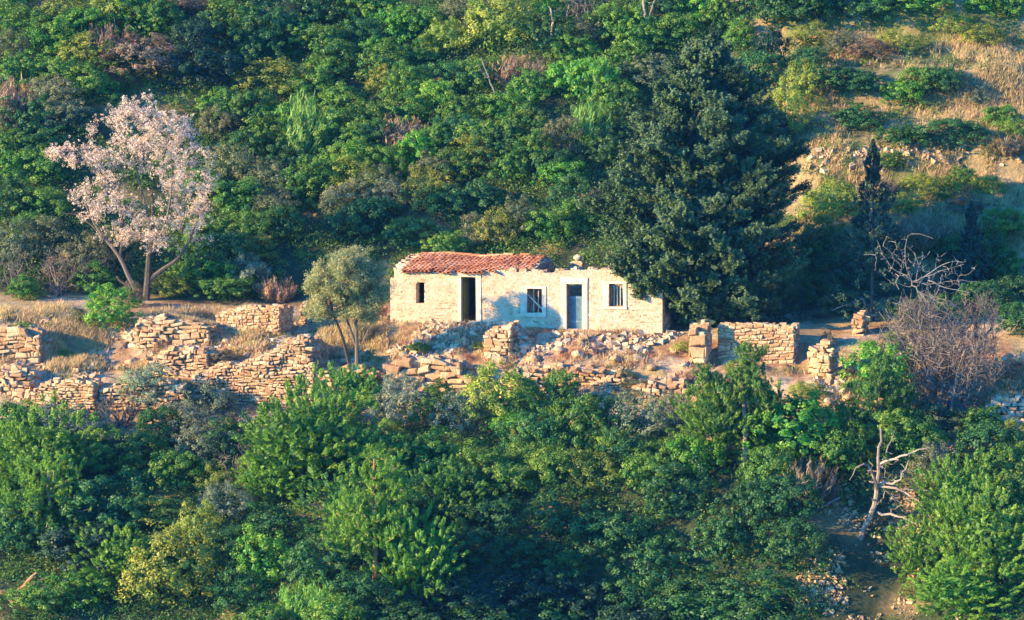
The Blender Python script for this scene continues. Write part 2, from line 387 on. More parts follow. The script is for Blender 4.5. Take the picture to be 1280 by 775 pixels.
# roof of barrel tiles
mb = MB(); u0r = u_(503); u1r = ur+.36
def half_tile(p, q, r0, r1, side, var):
    p = np.asarray(p, float); q = np.asarray(q, float); th = np.linspace(0, math.pi, 6)
    def ring(c_, r): return np.c_[c_[0]+r*np.cos(th), np.full(6, c_[1]), c_[2]+r*np.sin(th)*.75]
    def ringi(c_, r): return ring(c_, r-.018)
    V = np.vstack([ring(p, r0), ring(q, r1), ringi(p, r0), ringi(q, r1)])
    F = [(i, i+1, 6+i+1, 6+i) for i in range(5)]+[(12+i+1, 12+i, 18+i, 18+i+1) for i in range(5)]+[(i+1, i, 12+i, 12+i+1) for i in range(5)]
    mb.add(V, F, var)
tw = .19
for side in (0, 1):
    run = (RW+.25) if side == 0 else (DEP-RW+.2); rows = int(round(run/.33)); 
    nt_ = int((u1r-u0r)/tw)
    for i in range(nt_+1):
        ux = u0r+i*tw
        for r in range(rows):
            if side == 0:
                w0, w1 = RW-(r+1)*run/rows, RW-r*run/rows+.06
                zf = lambda w_: zR+.05-(RW-w_)*(zR-zE)/RW
            else:
                w0, w1 = RW+(r+1)*run/rows, RW+r*run/rows-.06
                zf = lambda w_: zR+.05-(w_-RW)*(zR-zE)/(DEP-RW)
            sag = -.07*math.sin(math.pi*(ux-u0r)/(u1r-u0r))*(1-r/rows)-.035*math.sin(ux*2.3+1)
            if side == 0 and r == rows-1 and rng.random() < .3: continue
            if side == 0 and r == rows-1 and ux > u1r-1.3: continue
            if side == 0 and r >= rows-2 and ux > u1r-.7: continue
            j = rng.normal(0, .014, 3)
            v = float(np.clip(.5+rng.normal(0, .28)+.25*math.sin(ux*1.7+r), 0, 1))
            half_tile((ux+j[0], w0, zf(w0)+sag+.035+j[1]), (ux+j[2], w1, zf(w1)+sag+.0), .10, .085, side, v)
            # channel tile between covers
            V = np.array([(ux+.02, w0, zf(w0)+sag+.0), (ux+tw-.02, w0, zf(w0)+sag+.0), (ux+tw-.02, w1, zf(w1)+sag-.02), (ux+.02, w1, zf(w1)+sag-.02)])
            mb.add(V, [(0, 1, 2, 3)], .3)
for i in range(int((u1r-u0r)/.36)+1):        # ridge caps
    ux = u0r+i*.36
    if rng.random() < .12 or ux > u1r-.42: continue
    th = np.linspace(0, math.pi, 6); j = rng.normal(0, .015)
    V = []
    sag = -.05*math.sin(math.pi*(ux-u0r)/(u1r-u0r))-.03*math.sin(ux*2.3+1)
    for uu, rr in ((ux-.02, .12), (ux+.38, .105)):
        V += [(uu, RW+rr*math.cos(t), zR+.06+sag+j+rr*.8*math.sin(t)) for t in th]
    mb.add(V, [(k, k+1, 6+k+1, 6+k) for k in range(5)], rng.random())
roof = mb.build('roof', M_tile, house)
for k in range(5):
    w_ = .4+k*.75
    z_ = zR-abs(RW-w_)*(zR-zE)/(RW if w_ < RW else DEP-RW)-.08
    mb = MB(); mb.beam((u1r-.7, w_, z_), (u1r+.03, w_, z_), .08, .1); mb.build('purlin', M_wood, roof)
mb = MB()
for k in range(9):
    u = ur+.05+rng.uniform(-.6, .5); h = rng.uniform(.08, .16); ww = rng.uniform(.1, .25)
    mb.box((u, .02, top(u)-.04), (u+ww, .3, top(u)+h), rng.random(), .02)
mb.build('loose_coping', M_greystone, house)
# door and window surrounds, proud of the wall
def surround(name, o, wl, wr, wt, wb, y0=-.06, y1=.10, head_extra=0):
    mb = MB(); a, b_, lo_, hi_ = o
    mb.box((a-wl, y0, lo_-wb), (a, y1, hi_), .5, .018); mb.box((b_, y0, lo_-wb), (b_+wr, y1, hi_), .55, .018)
    mb.box((a-wl-head_extra, y0-.004, hi_), (b_+wr+head_extra, y1, hi_+wt), .6, .02)
    if wb: mb.box((a-wl, y0-.02, lo_-wb-.02), (b_+wr, y1, lo_), .5, .005)
    return mb.build(name, M_trimplaster, house)
d1 = surround('door_surround', DOOR1, .17, .22, .12, 0, -.045)
w2 = surround('window_surround', WIN2, .27, .17, .10, .13, -.05)
d2 = surround('door_surround', DOOR2, .24, .24, .26, 0, -.055)
w3 = surround('window_surround', WIN3, .26, .16, .10, .08, -.045)
w1 = MB(); a, b_, lo_, hi_ = WIN1
th = np.linspace(0, math.pi, 7); 
for i in range(6):                              # shallow rough arch
    p = np.array(((a+b_)/2+(b_-a)/2*1.0*math.cos(th[i]), 0, hi_-.05+.10*math.sin(th[i]))); q = np.array(((a+b_)/2+(b_-a)/2*math.cos(th[i+1]), 0, hi_-.05+.10*math.sin(th[i+1])))
    w1.box((min(p[0], q[0]), -.02, min(p[2], q[2])), (max(p[0], q[0]), .2, hi_+.15), rng.random(), .01)
for k in range(6): w1.box((b_-.01, -.03+.02*rng.random(), lo_+k*.14), (b_+.10+rng.random()*.06, .25, lo_+k*.14+.12), rng.random(), .012)
w1.build('window_surround', M_limeplaster, house)
# left jamb shade panel, right door leaf, window frames and bars
mb = MB(); a, b_, lo_, hi_ = DOOR1
mb.box((a+.005, .10, lo_), (a+.05, .9, hi_-.05), .4); mb.build('door', M_jambshade, house)  # dark green sheet standing for the left jamb in shade
a, b_, lo_, hi_ = DOOR2
mb = MB(); zt = hi_-.52
for k in range(5):
    x0 = a+.02+k*(b_-a-.04)/5; mb.box((x0, .22+.004*(k % 2), lo_), (x0+(b_-a-.04)/5-.006, .26, zt), rng.random())
mb.box((a+.02, .205, zt-.10), (b_-.02, .222, zt-.02), .8); mb.box((a+.02, .205, lo_+.25), (b_-.02, .218, lo_+.33), .8)
dd = mb.build('door', M_door, house)
mb = MB(); mb.box((a, .12, hi_-.06), (b_, .24, hi_-.003), .5); mb.box((a+.002, .12, lo_), (a+.045, .24, hi_-.06), .5); mb.box((b_-.045, .12, lo_), (b_-.002, .24, hi_-.06), .5)
mb.build('door_frame', M_wood, house)
mb = MB(); mb.box((a-.1, -.16, lo_-.14), (b_+.12, .2, lo_-.01), .5, .01); mb.build('doorstep', M_greystone, house)
a, b_, lo_, hi_ = DOOR1
mb = MB(); mb.box((a-.02, -.16, lo_-.14), (b_+.1, .2, lo_-.01), .5, .01); mb.build('doorstep', M_greystone, house)
def winframe(o, nbars, w_=.04, y=.16, matt=M_wood):
    a, b_, lo_, hi_ = o; mb = MB()
    mb.box((a+.003, y, lo_), (a+w_, y+.06, hi_), .5); mb.box((b_-w_, y, lo_), (b_-.003, y+.06, hi_), .5)
    mb.box((a+w_, y, lo_+.002), (b_-w_, y+.06, lo_+w_), .5); mb.box((a+w_, y, hi_-w_), (b_-w_, y+.06, hi_-.002), .5)
    f = mb.build('window_frame', matt, house); mb = MB()
    for k in range(nbars):
        x = a+w_+(b_-a-2*w_)*(k+1)/(nbars+1); mb.box((x-.014, y+.02, lo_+w_), (x+.014, y+.045, hi_-w_), .5)
    mb.build('window_bars', M_palewood, f); return f
winframe(WIN3, 3); f2 = winframe(WIN2, 2, .03)
a, b_, lo_, hi_ = WIN2; mb = MB(); mb.beam((a+.02, .10, hi_-.28), (b_-.03, .11, lo_+.16), .06, .05); mb.build('broken_slat', M_palewood, f2)
# inner side of the rooms: dark floor; stub chimney pillar with a round stone on the back wall
uc = u_(717)
mb = MB(); cu = fac(718, 330); 
cx = cu[0]+.1
mb.box((cx-.17-1.05, 3.5, zE-.5), (cx+.24-1.05, 3.88, zE+.33), .7, .01)
for k in range(3): mb.box((cx-.22-1.05, 3.46, zE-.1+k*.15), (cx+.28-1.05, 3.9, zE-.1+k*.15+.11), rng.random(), .02)
ch = mb.build('chimney', M_limeplaster, house)
bm_s = []
def boulder_mesh(name, seed, matt, sub=2, flat=.75, rough=.22):
    import bmesh
    bm = bmesh.new(); bmesh.ops.create_icosphere(bm, subdivisions=sub, radius=1)
    r = np.random.default_rng(seed); dirs = r.normal(size=(9, 3)); dirs /= np.linalg.norm(dirs, axis=1)[:, None]; off = r.uniform(.62, .95, 9)
    for v in bm.verts:
        c_ = np.array(v.co); 
        for d_, o_ in zip(dirs, off):
            k = c_@d_
            if k > o_: c_ = c_-d_*(k-o_)
        c_ = c_*(1+r.normal(0, rough*.12)); c_[2] *= flat; v.co = c_.tolist()
    me = bpy.data.meshes.new(name); bm.to_mesh(me); bm.free(); me.materials.append(matt)
    a_ = me.attributes.new('var', 'FLOAT', 'FACE'); a_.data.foreach_set('value', np.full(len(me.polygons), r.random(), np.float32)); return me
cs = link('cap_stone', boulder_mesh('cap_stone', 5, M_greystone, flat=.8, rough=.1), ch, (cx-1.02, 3.68, zE+.46), 0, (.2, .19, .2))
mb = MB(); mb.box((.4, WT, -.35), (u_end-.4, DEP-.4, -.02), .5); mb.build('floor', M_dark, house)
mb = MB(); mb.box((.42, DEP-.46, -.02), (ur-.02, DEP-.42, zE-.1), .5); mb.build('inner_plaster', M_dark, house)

# ------------------------------------------------------------------ dry stone walls
def dry_wall(label, pl, pr, top_px, th=.5, ang=None, size=(.19, .11), ret=0.0, matt=None, depth=.08, drop=.5, y=None, ends=True, name='stone_wall', group='dry stone walls', fill=False, wav=1.0):
    """wall whose face runs from photo pixel pl to pr (foot of the face); top_px: list of (px, py) of the top edge"""
    ang = math.radians(17) if ang is None else math.radians(ang)
    a0 = at(*pl) if y is None else on_y(pl[0], pl[1], y)
    u = np.array((math.cos(ang), -math.sin(ang), 0)); wv = np.array((math.sin(ang), math.cos(ang), 0))
    def inter(px, py):
        d = ray(px, py); t = ((a0-CAM)@wv)/(d@wv); p = CAM+d*t; return float((p-a0)@u), float(p[2]-a0[2])
    L = inter(*pr)[0]; tu = [inter(*q) for q in top_px]
    topf = lambda v: float(np.interp(v, [q[0] for q in tu], [q[1] for q in tu]))+wav*(.05*math.sin(v*5+pl[0])+.05*math.sin(v*11+pl[0])+.03*math.sin(v*27))
    zr = inter(*pr)[1]
    bf = lambda v: min(0, zr*v/max(L, .1))-drop+.0
    mb = MB(); stones_panel(mb, L, topf, bf, size, depth, 0, (), jit=.5 if wav > .5 else .42, gap=.009); cap_stones(mb, L, topf, .02, th, size=.2)
    if fill: FILLS.append((a0, u, wv, L, lambda v, a=[q[0] for q in tu], b=[q[1] for q in tu]: np.interp(v, a, b)))
    rL = max(th, ret)
    arr = lambda V: np.c_[L-V[:, 1], V[:, 0], V[:, 2]]
    if ends: stones_panel(mb, rL, lambda v: topf(L)-.04-.15*v/max(rL, .1)*(1 if ret else 0), lambda v: bf(L), size, depth*.6, 0, (), jit=.45, gap=.014, arr=arr)
    if ret: cap_stones(mb, ret, lambda v: topf(L)-.04-.15*v/rL, .02, th, arr=arr)
    o = mb.build(name, matt or M_stone)
    o.location = a0.tolist(); o.rotation_euler = (0, 0, -ang)
    mc = MB(); core(mc, L-.04, topf, bf, .03, th-.02)
    if ret: core(mc, ret, lambda v: topf(L)-.08-.15*v/rL, lambda v: bf(L), .03, th-.02, arr=arr)
    mc.build('wall_core', M_stonedark, o)
    tag(o, label, 'stone wall', group)
    return o
dry_wall('pale squared stone wall block under the pale green bush, left of a dark gap', (270, 418), (350, 415), [(268, 396), (290, 386), (310, 384), (350, 383)], .5, ret=1.6, wav=.4)
dry_wall('low stone wall behind the olive tree, left of the house', (378, 413), (468, 408), [(378, 381), (420, 380), (468, 379)], .5, ret=1.7, y=2.6)
dry_wall('crumbling terrace wall at left edge, above the tall dry grass', (-60, 443), (52, 441), [(-60, 410), (0, 412), (30, 408), (52, 416)], .6, size=(.34, .18), ang=6, ends=False, fill=True)
dry_wall('square orange retaining wall just above the grey-green olives, lower left', (42, 516), (120, 524), [(42, 488), (58, 478), (90, 474), (120, 477)], .6, size=(.18, .10), ang=17, ret=1.3, fill=True)
dry_wall('large bulging orange retaining wall below the terrace, left of the olive', (232, 496), (393, 500), [(232, 478), (262, 458), (300, 455), (340, 440), (365, 424), (384, 420), (393, 470)], .7, size=(.20, .11), ang=12, ret=.8, fill=True)
dry_wall('short square block of wall projecting from the rubble below the house', (606, 446), (640, 447), [(606, 420), (618, 410), (640, 408)], 1.0, size=(.30, .17), ang=17, fill=True)
dry_wall('golden squared wall block under the big cypress, right of a dark gap', (897, 450), (993, 457), [(897, 407), (940, 406), (993, 408)], .6, size=(.26, .12), ang=14, ret=1.2, wav=.2)
dry_wall('narrow upright wall stub under the cypress, left of a dark gap', (862, 452), (885, 450), [(862, 412), (872, 403), (885, 404)], .6, size=(.4, .3), ang=14, ret=.7)
dry_wall('leaning ruined wall fragment standing alone right of the golden wall', (1012, 466), (1042, 466), [(1012, 446), (1024, 430), (1034, 426), (1042, 436)], .5, size=(.26, .14), ang=30)
dry_wall('small broken stone pillar in shade below the dead branches', (1066, 418), (1082, 418), [(1066, 396), (1074, 391), (1082, 398)], .45, size=(.25, .16), ang=20)
dry_wall('rough terrace wall holding the ground below the two doors', (640, 492), (790, 500), [(640, 462), (690, 458), (760, 462), (790, 470)], .6, size=(.24, .14), ang=8, ends=False, depth=.12, fill=True)
dry_wall('rocky retaining bank of big pale blocks under the fallen forked branch', (482, 494), (592, 496), [(482, 470), (500, 450), (545, 448), (575, 455), (592, 470)], .7, size=(.45, .26), ang=12, ends=False, depth=.16, fill=True)
dry_wall('low pale ledge wall between the tall dry grass and round green bush', (172, 432), (262, 438), [(172, 402), (200, 396), (262, 408)], .5, size=(.34, .16), ang=10, ends=False, fill=True)
dry_wall('heap-like tumbled pale wall at the far right edge', (1232, 530), (1284, 532), [(1232, 512), (1245, 498), (1270, 496), (1284, 505)], .7, size=(.26, .18), ang=10, matt=M_greystone, depth=.14, fill=True)
dry_wall('low crumbling stone bank between the square orange wall and the bulging wall', (126, 502), (232, 498), [(126, 488), (165, 472), (205, 478), (232, 480)], .8, size=(.24, .13), ang=10, ends=False, fill=True, depth=.14)
dry_wall('worn stone ledge at left edge, below the tall dry grass', (-12, 488), (40, 484), [(-12, 462), (18, 458), (40, 468)], .7, size=(.3, .16), ang=8, fill=True, depth=.14)
dry_wall('tan stone-faced bank above the gap left of the bulging wall', (184, 472), (262, 462), [(184, 452), (212, 436), (240, 434), (262, 444)], .8, size=(.22, .13), ang=12, ends=False, fill=True, depth=.14)
dry_wall('low broken ledge of stones at the foot of the olive tree', (396, 484), (472, 486), [(396, 468), (430, 458), (455, 460), (472, 470)], .7, size=(.26, .14), ang=12, ends=False, fill=True, depth=.14)
dry_wall('low broken stone ledge below the narrow upright wall stub', (790, 500), (868, 498), [(790, 482), (825, 474), (850, 478), (868, 488)], .7, size=(.26, .14), ang=10, ends=False, fill=True, depth=.14)

# ------------------------------------------------------------------ terrain mesh
def axis(parts):
    out = []
    for a, b, st in parts: out += list(np.arange(a, b, st))
    return np.array(out+[parts[-1][1]])
X = axis([(-170, -60, 10), (-60, -26, 2), (-26, 26, .16), (26, 60, 2), (60, 170, 10)])
Y = axis([(-260, -60, 10), (-60, -30, 1.5), (-30, -12, .4), (-12, 6, .12), (6, 32, .3), (32, 60, 2), (60, 240, 10)])
XX, YY = np.meshgrid(X, Y); ZZ = ground(XX, YY)
V = np.stack([XX, YY, ZZ], -1).reshape(-1, 3); nx, ny = len(X), len(Y)
ii = np.arange(ny-1)[:, None]*nx+np.arange(nx-1)[None]
F = np.stack([ii, ii+1, ii+nx+1, ii+nx], -1).reshape(-1, 4)
SS = YY-yl(XX)
bank = sstep(-8.6, -7.6, SS+fbm(XX, YY, 3, 3, 11)*3)*(1-sstep(4.5, 6.5, SS))
right = sstep(9, 11.5, XX)*sstep(6, 8, SS)
n1 = fbm(XX, YY, 3.0, 4, 21); n2 = fbm(XX, YY, 1.1, 4, 25); n3 = fbm(XX, YY, .5, 3, 27)
scrub = np.array((.05, .065, .03)); soil = np.array((.34, .20, .10)); dry = np.array((.40, .29, .14)); rock = np.array((.50, .35, .21)); green = np.array((.13, .15, .05)); redsoil = np.array((.36, .18, .09))
def mixc(a, b, t): return a*(1-t[..., None])+b*t[..., None]
c = mixc(soil[None, None], redsoil[None, None], sstep(.0, .2, n1))
c = mixc(c, dry[None, None], sstep(-.02, .14, fbm(XX, YY, 2.2, 4, 31)+.1*sstep(-13, -17, XX)+.10*sstep(7, 9, XX)))
c = mixc(c, rock[None, None], sstep(.02, .12, fbm(XX, YY, 1.4, 4, 37)+.06*sstep(-3, 0, XX)*(1-sstep(7, 9, XX))))
hill = mixc(np.broadcast_to(scrub, c.shape), dry[None, None]*.6, sstep(.08, .2, n1))
hill = mixc(hill, mixc(np.broadcast_to(dry*.95, c.shape), green[None, None], sstep(-.03, .12, n2)), right*.9)
c = mixc(hill, c, bank)
c = c*(1+n3[..., None]*.7)
tme = raw_mesh('hillside', V, F, [], smooth=True)
ca = tme.color_attributes.new('soil', 'FLOAT_COLOR', 'POINT')
ca.data.foreach_set('color', np.concatenate([c.reshape(-1, 3).clip(.01, .9), np.ones((len(V), 1))], 1).astype(np.float32).ravel())
m, n, out = mat('hillside_soil')
a_ = N(n, 'ShaderNodeAttribute', attribute_name='soil'); tc = N(n, 'ShaderNodeTexCoord')
nz = N(n, 'ShaderNodeTexNoise'); nz.inputs['Scale'].default_value = 5; nz.inputs['Detail'].default_value = 8; nz.inputs['Roughness'].default_value = .75
n.links.new(tc.outputs['Object'], nz.inputs['Vector'])
mr = N(n, 'ShaderNodeMapRange'); mr.inputs[1].default_value = .3; mr.inputs[2].default_value = .7; mr.inputs[3].default_value = .55; mr.inputs[4].default_value = 1.45
n.links.new(nz.outputs[0], mr.inputs[0])
vm = N(n, 'ShaderNodeVectorMath', operation='SCALE'); n.links.new(a_.outputs['Color'], vm.inputs[0]); n.links.new(mr.outputs[0], vm.inputs['Scale'])
b = N(n, 'ShaderNodeBsdfPrincipled'); b.inputs['Roughness'].default_value = 1; b.inputs['Specular IOR Level'].default_value = .05
n.links.new(vm.outputs[0], b.inputs['Base Color'])
bp = N(n, 'ShaderNodeBump'); bp.inputs['Strength'].default_value = .8; bp.inputs['Distance'].default_value = .12
n.links.new(nz.outputs[0], bp.inputs['Height']); n.links.new(bp.outputs[0], b.inputs['Normal']); n.links.new(b.outputs[0], out.inputs[0])
tme.materials.append(m)
tag(link('hillside', tme), 'steep terraced hillside of orange soil, dry grass and scrub', 'hillside', kind='structure')

# ------------------------------------------------------------------ rocks and rubble
rock_meshes = [boulder_mesh('boulder', 20+k, M_greystone if k % 2 else M_stone, flat=.7) for k in range(6)]
def rubble(n_, region, smin, smax, matt, name, label):
    Vs = []; Fs = []; A_ = []; k = 0
    base = np.array([(1, 0, 0), (0, 1, 0), (-1, 0, 0), (0, -1, 0)]) 
    mb = MB()
    for (px0, px1, py0, py1, wgt) in region:
        k_ = int(n_*wgt*1.7); PP = at_many(rng.uniform(px0, px1, k_), rng.uniform(py0, py1, k_)); PP = PP[fbm(PP[:, 0], PP[:, 1], 1.3, 3, 61)+rng.normal(0, .05, len(PP)) > -.02]
        for p in PP:
            s_ = smin+(smax-smin)*rng.random()**4
            V = np.array([[i, j, k_] for k_ in (-.5, .5) for j in (-.5, .5) for i in (-.5, .5)])*np.array((1, .8, .55))
            V += rng.uniform(-.17, .17, V.shape)
            R = np.array(Euler(rng.uniform(-.6, .6, 3)*np.array((1, 1, 5))).to_matrix())
            V = (V@R.T)*s_; V += p+np.array((0, 0, s_*.05)); mb.add(V, BOXF, rng.random())
    o = mb.build(name, matt); tag(o, label, 'rubble', kind='stuff'); return o
# fast pixel -> slope lookup on a grid
_gpx = np.arange(-60, 1341, 10.); _gpy = np.arange(-40, 960, 5.)
_GY = np.zeros((len(_gpy), len(_gpx)))
ts_ = np.linspace(105, 240, 700)
for j_, pyv in enumerate(_gpy):
    D = np.stack([ray(pxv, pyv) for pxv in _gpx]); D = D/D[:, 1:2]
    PX = CAM[0]+D[:, 0:1]*ts_; PZ = CAM[2]+D[:, 2:3]*ts_; PY = np.broadcast_to(ts_-150, PX.shape)
    h = PZ-ground(PX, PY, False); i_ = np.argmax(h < 0, 1); i_ = np.where((h < 0).any(1), i_, len(ts_)-1)
    _GY[j_] = ts_[i_]-150
def at_fast(px, py):
    fx = np.clip((px+60)/10, 0, len(_gpx)-1.001); fy = np.clip((py+40)/5, 0, len(_gpy)-1.001)
    y = _GY[int(fy), int(fx)]
    d = ray(px, py); p = CAM+d*((y-CAM[1])/d[1]); return np.array((p[0], p[1], gz(p[0], p[1])))
def at_many(px, py):
    px = np.asarray(px, float); py = np.asarray(py, float)
    fx = np.clip((px+60)/10, 0, len(_gpx)-1.001); fy = np.clip((py+40)/5, 0, len(_gpy)-1.001); ix = fx.astype(int); iy = fy.astype(int); fx = fx-ix; fy = fy-iy
    y = (_GY[iy, ix]*(1-fx)+_GY[iy, ix+1]*fx)*(1-fy)+(_GY[iy+1, ix]*(1-fx)+_GY[iy+1, ix+1]*fx)*fy+rng.normal(0, .12, len(px)); d = FW[None]+((px-640)/640*TH)[:, None]*np.array((1., 0, 0))+((387.5-py)/640*TH)[:, None]*UP[None]
    p = CAM+d*((y-CAM[1])/d[:, 1])[:, None]; p[:, 2] = ground(p[:, 0], p[:, 1]); return p
rubble(12000, [(480, 620, 405, 485, .20), (560, 860, 418, 495, .30), (240, 400, 400, 505, .16), (0, 240, 400, 510, .18), (1000, 1280, 190, 206, .03), (1080, 1200, 60, 75, .01), (1000, 1280, 455, 520, .06), (380, 480, 440, 500, .04)], .04, .32, M_greystone, 'rubble', 'pale broken stone rubble spread over the terrace below the house')
rubble(6000, [(380, 860, 420, 505, .5), (990, 1150, 610, 780, .45), (0, 400, 410, 520, .4)], .04, .18, M_stone, 'rubble', 'small orange stones scattered down the terrace bank')
ROCKS = [(628, 455, 16), (655, 440, 14), (668, 452, 18), (700, 440, 15), (722, 447, 18), (745, 436, 14), (770, 452, 17), (800, 440, 13), (815, 462, 15), (690, 470, 17), (735, 478, 16), (560, 440, 13), (540, 452, 15), (520, 430, 12), (583, 462, 16),
 (505, 446, 13), (430, 455, 14), (460, 440, 10), (410, 468, 15), (395, 442, 13), (310, 440, 13), (282, 430, 12), (255, 420, 12), (165, 455, 20), (150, 462, 15), (215, 428, 12), (20, 470, 22), (45, 472, 15), (8, 478, 16), (60, 432, 12), (1060, 500, 16), (1035, 505, 14), (1080, 498, 13), (835, 505, 12), (862, 470, 10), (880, 466, 9), (902, 478, 10)]
rockdefs = []
for i, (px, py, wpx) in enumerate(ROCKS):
    p = at(px, py); s_ = wpx/30.5/2
    o = link('rock', rock_meshes[i % 6], None, p+np.array((0, 0, s_*.25)), rng.uniform(0, 6), (s_*rng.uniform(.9, 1.3), s_*rng.uniform(.8, 1.1), s_*rng.uniform(.8, 1.2)))
    rockdefs.append((o, px, py, wpx))

# ------------------------------------------------------------------ foliage generators
def leaves(C_, Nn, ln, wd, up=None, r=rng, jitter=.6):
    """one small rhombic leaf per point: C_ centres, Nn facing directions"""
    n = len(C_); Nn = Nn+r.normal(0, jitter, (n, 3)); Nn /= np.linalg.norm(Nn, axis=1)[:, None]+1e-9
    t = r.normal(size=(n, 3)) if up is None else up+r.normal(0, .25, (n, 3))
    t -= Nn*(t*Nn).sum(1)[:, None]; t /= np.linalg.norm(t, axis=1)[:, None]+1e-9
    b_ = np.cross(Nn, t); ln = ln*r.uniform(.6, 1.4, n)[:, None]; wd = wd*r.uniform(.7, 1.3, n)[:, None]
    V = np.stack([C_-t*ln/2, C_+b_*wd/2, C_+t*ln/2, C_-b_*wd/2], 1).reshape(-1, 3)
    return V, np.arange(4*n).reshape(-1, 4)
def sphere_dirs(n, r):
    d = r.normal(size=(n, 3)); return d/np.linalg.norm(d, axis=1)[:, None]
def lumpy(d, lob, amp):
    """radius of an uneven crown in direction d"""
    return 1+amp*(np.exp(6*((d[:, None, :]*lob[None]).sum(-1)-1)).sum(1)*1.0-.45)
class Cloud:
    def __init__(s): s.V = []; s.F = []; s.A = []; s.n = 0
    def add(s, VF, var):
        V, F = VF; s.V.append(V); s.F.append(F+s.n); s.n += len(V)
        s.A.append(np.broadcast_to(np.asarray(var, float), (len(F),)))
    def mesh(s, name, m): return raw_mesh(name, np.concatenate(s.V), np.concatenate(s.F), m, np.concatenate(s.A))
def crown_leafy(name, seed, K=80, m=84, leaf=.056, spread=.17, amp=.28, mat_=None, hollow=.55, vert=1.0):
    """unit bush: footprint radius 1, height 2*vert, base at z=0; leaf sizes in metres for a ~1 m radius bush"""
    r = np.random.default_rng(seed); cl = Cloud()
    lob = sphere_dirs(9, r); d = sphere_dirs(K, r); d[:, 2] = np.where(d[:, 2] < -.35, -d[:, 2], d[:, 2])
    R = lumpy(d, lob, amp)*r.uniform(hollow, 1.0, K)**.6
    cc = d*R[:, None]; 
    for c_, dd in zip(cc, d):
        sp = spread*r.uniform(.6, 1.5); mm = int(m*r.uniform(.6, 1.3)); q = sphere_dirs(mm, r)*(r.random(mm)**.45)[:, None]
        P = c_+q*sp*np.array((1, 1, .8)); nrm = q*.9+dd*.5+np.array((0, 0, .35))
        cl.add(leaves(P, nrm, leaf*1.3, leaf*.85, r=r, jitter=.45), np.clip(r.uniform(.15, .85)+r.normal(0, .15, mm), 0, 1))
    mm = K*6; q = sphere_dirs(mm, r)*(r.random(mm)**.5)[:, None]*.72
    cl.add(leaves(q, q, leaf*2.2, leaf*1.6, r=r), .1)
    for i, V in enumerate(cl.V): cl.V[i] = np.c_[V[:, 0], V[:, 1], (V[:, 2]+.82)*vert]
    return cl.mesh(name, mat_ or M_leaf)
def crown_pine(name, seed, K=230, m=72, amp=.35, mat_=None, vert=1.0):
    r = np.random.default_rng(seed); cl = Cloud(); lob = sphere_dirs(8, r)
    d = sphere_dirs(K, r); R = lumpy(d, lob, amp)*r.uniform(.35, 1.0, K)**.5; cc = d*R[:, None]
    for c_, dd in zip(cc, d):
        ax = dd*.8+np.array((0, 0, .75))+r.normal(0, .25, 3); ax /= np.linalg.norm(ax); L = r.uniform(.11, .24)
        mm = int(m*r.uniform(.7, 1.2)); t = r.random(mm); q = r.normal(0, 1, (mm, 3)); q -= ax*(q@ax)[:, None]; q /= np.linalg.norm(q, axis=1)[:, None]
        dirn = q*.8+ax*.85; P = c_+ax*(t*L)[:, None]+dirn*.045
        cl.add(leaves(P, q+np.array((0, 0, .3)), .075, .020, up=dirn, r=r, jitter=.4), np.clip(r.uniform(.2, .8)+r.normal(0, .14, mm)+.25*(t-.5), 0, 1))
    mm = K*5; q = sphere_dirs(mm, r)*(r.random(mm)**.5)[:, None]*.7
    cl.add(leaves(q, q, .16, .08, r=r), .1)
    for i, V in enumerate(cl.V): cl.V[i] = np.c_[V[:, 0], V[:, 1], (V[:, 2]+.85)*vert]
    return cl.mesh(name, mat_ or M_needle)
def crown_broom(name, seed, K=190, m=42, mat_=None, ht=2.0, fan=.55):
    """upright wands rising from the ground"""
    r = np.random.default_rng(seed); cl = Cloud()
    for k in range(K):
        a = r.uniform(0, 2*math.pi); rad = r.random()**.5; h = ht*r.uniform(.55, 1.0)*(1-.35*rad**2)
        b0 = np.array((math.cos(a), math.sin(a), 0))*rad*.5; ax = np.array((math.cos(a)*fan*rad, math.sin(a)*fan*rad, 1.0)); ax /= np.linalg.norm(ax)
        t = r.uniform(.12, 1, m)**.8; out_ = np.array((math.cos(a), math.sin(a), 0.4))
        P = b0+ax*(t*h)[:, None]+r.normal(0, .045, (m, 3))+np.array((0, 0, -.05))*0
        cl.add(leaves(P, out_[None]+np.zeros((m, 3)), .24, .035, up=ax[None]+np.zeros((m, 3)), r=r, jitter=.6), np.clip(r.uniform(.2, .8)+.25*(t-.5), 0, 1))
    return cl.mesh(name, mat_ or M_needle)
def limb(p, q, r, bend=.12, n=6):
    p = np.asarray(p, float); q = np.asarray(q, float); L = np.linalg.norm(q-p); t = np.linspace(0, 1, n)[:, None]
    o1 = r.normal(0, bend*L, 3); o2 = r.normal(0, bend*L*.5, 3)
    return p+(q-p)*t+o1*np.sin(math.pi*t)*.6+o2*np.sin(2*math.pi*t)
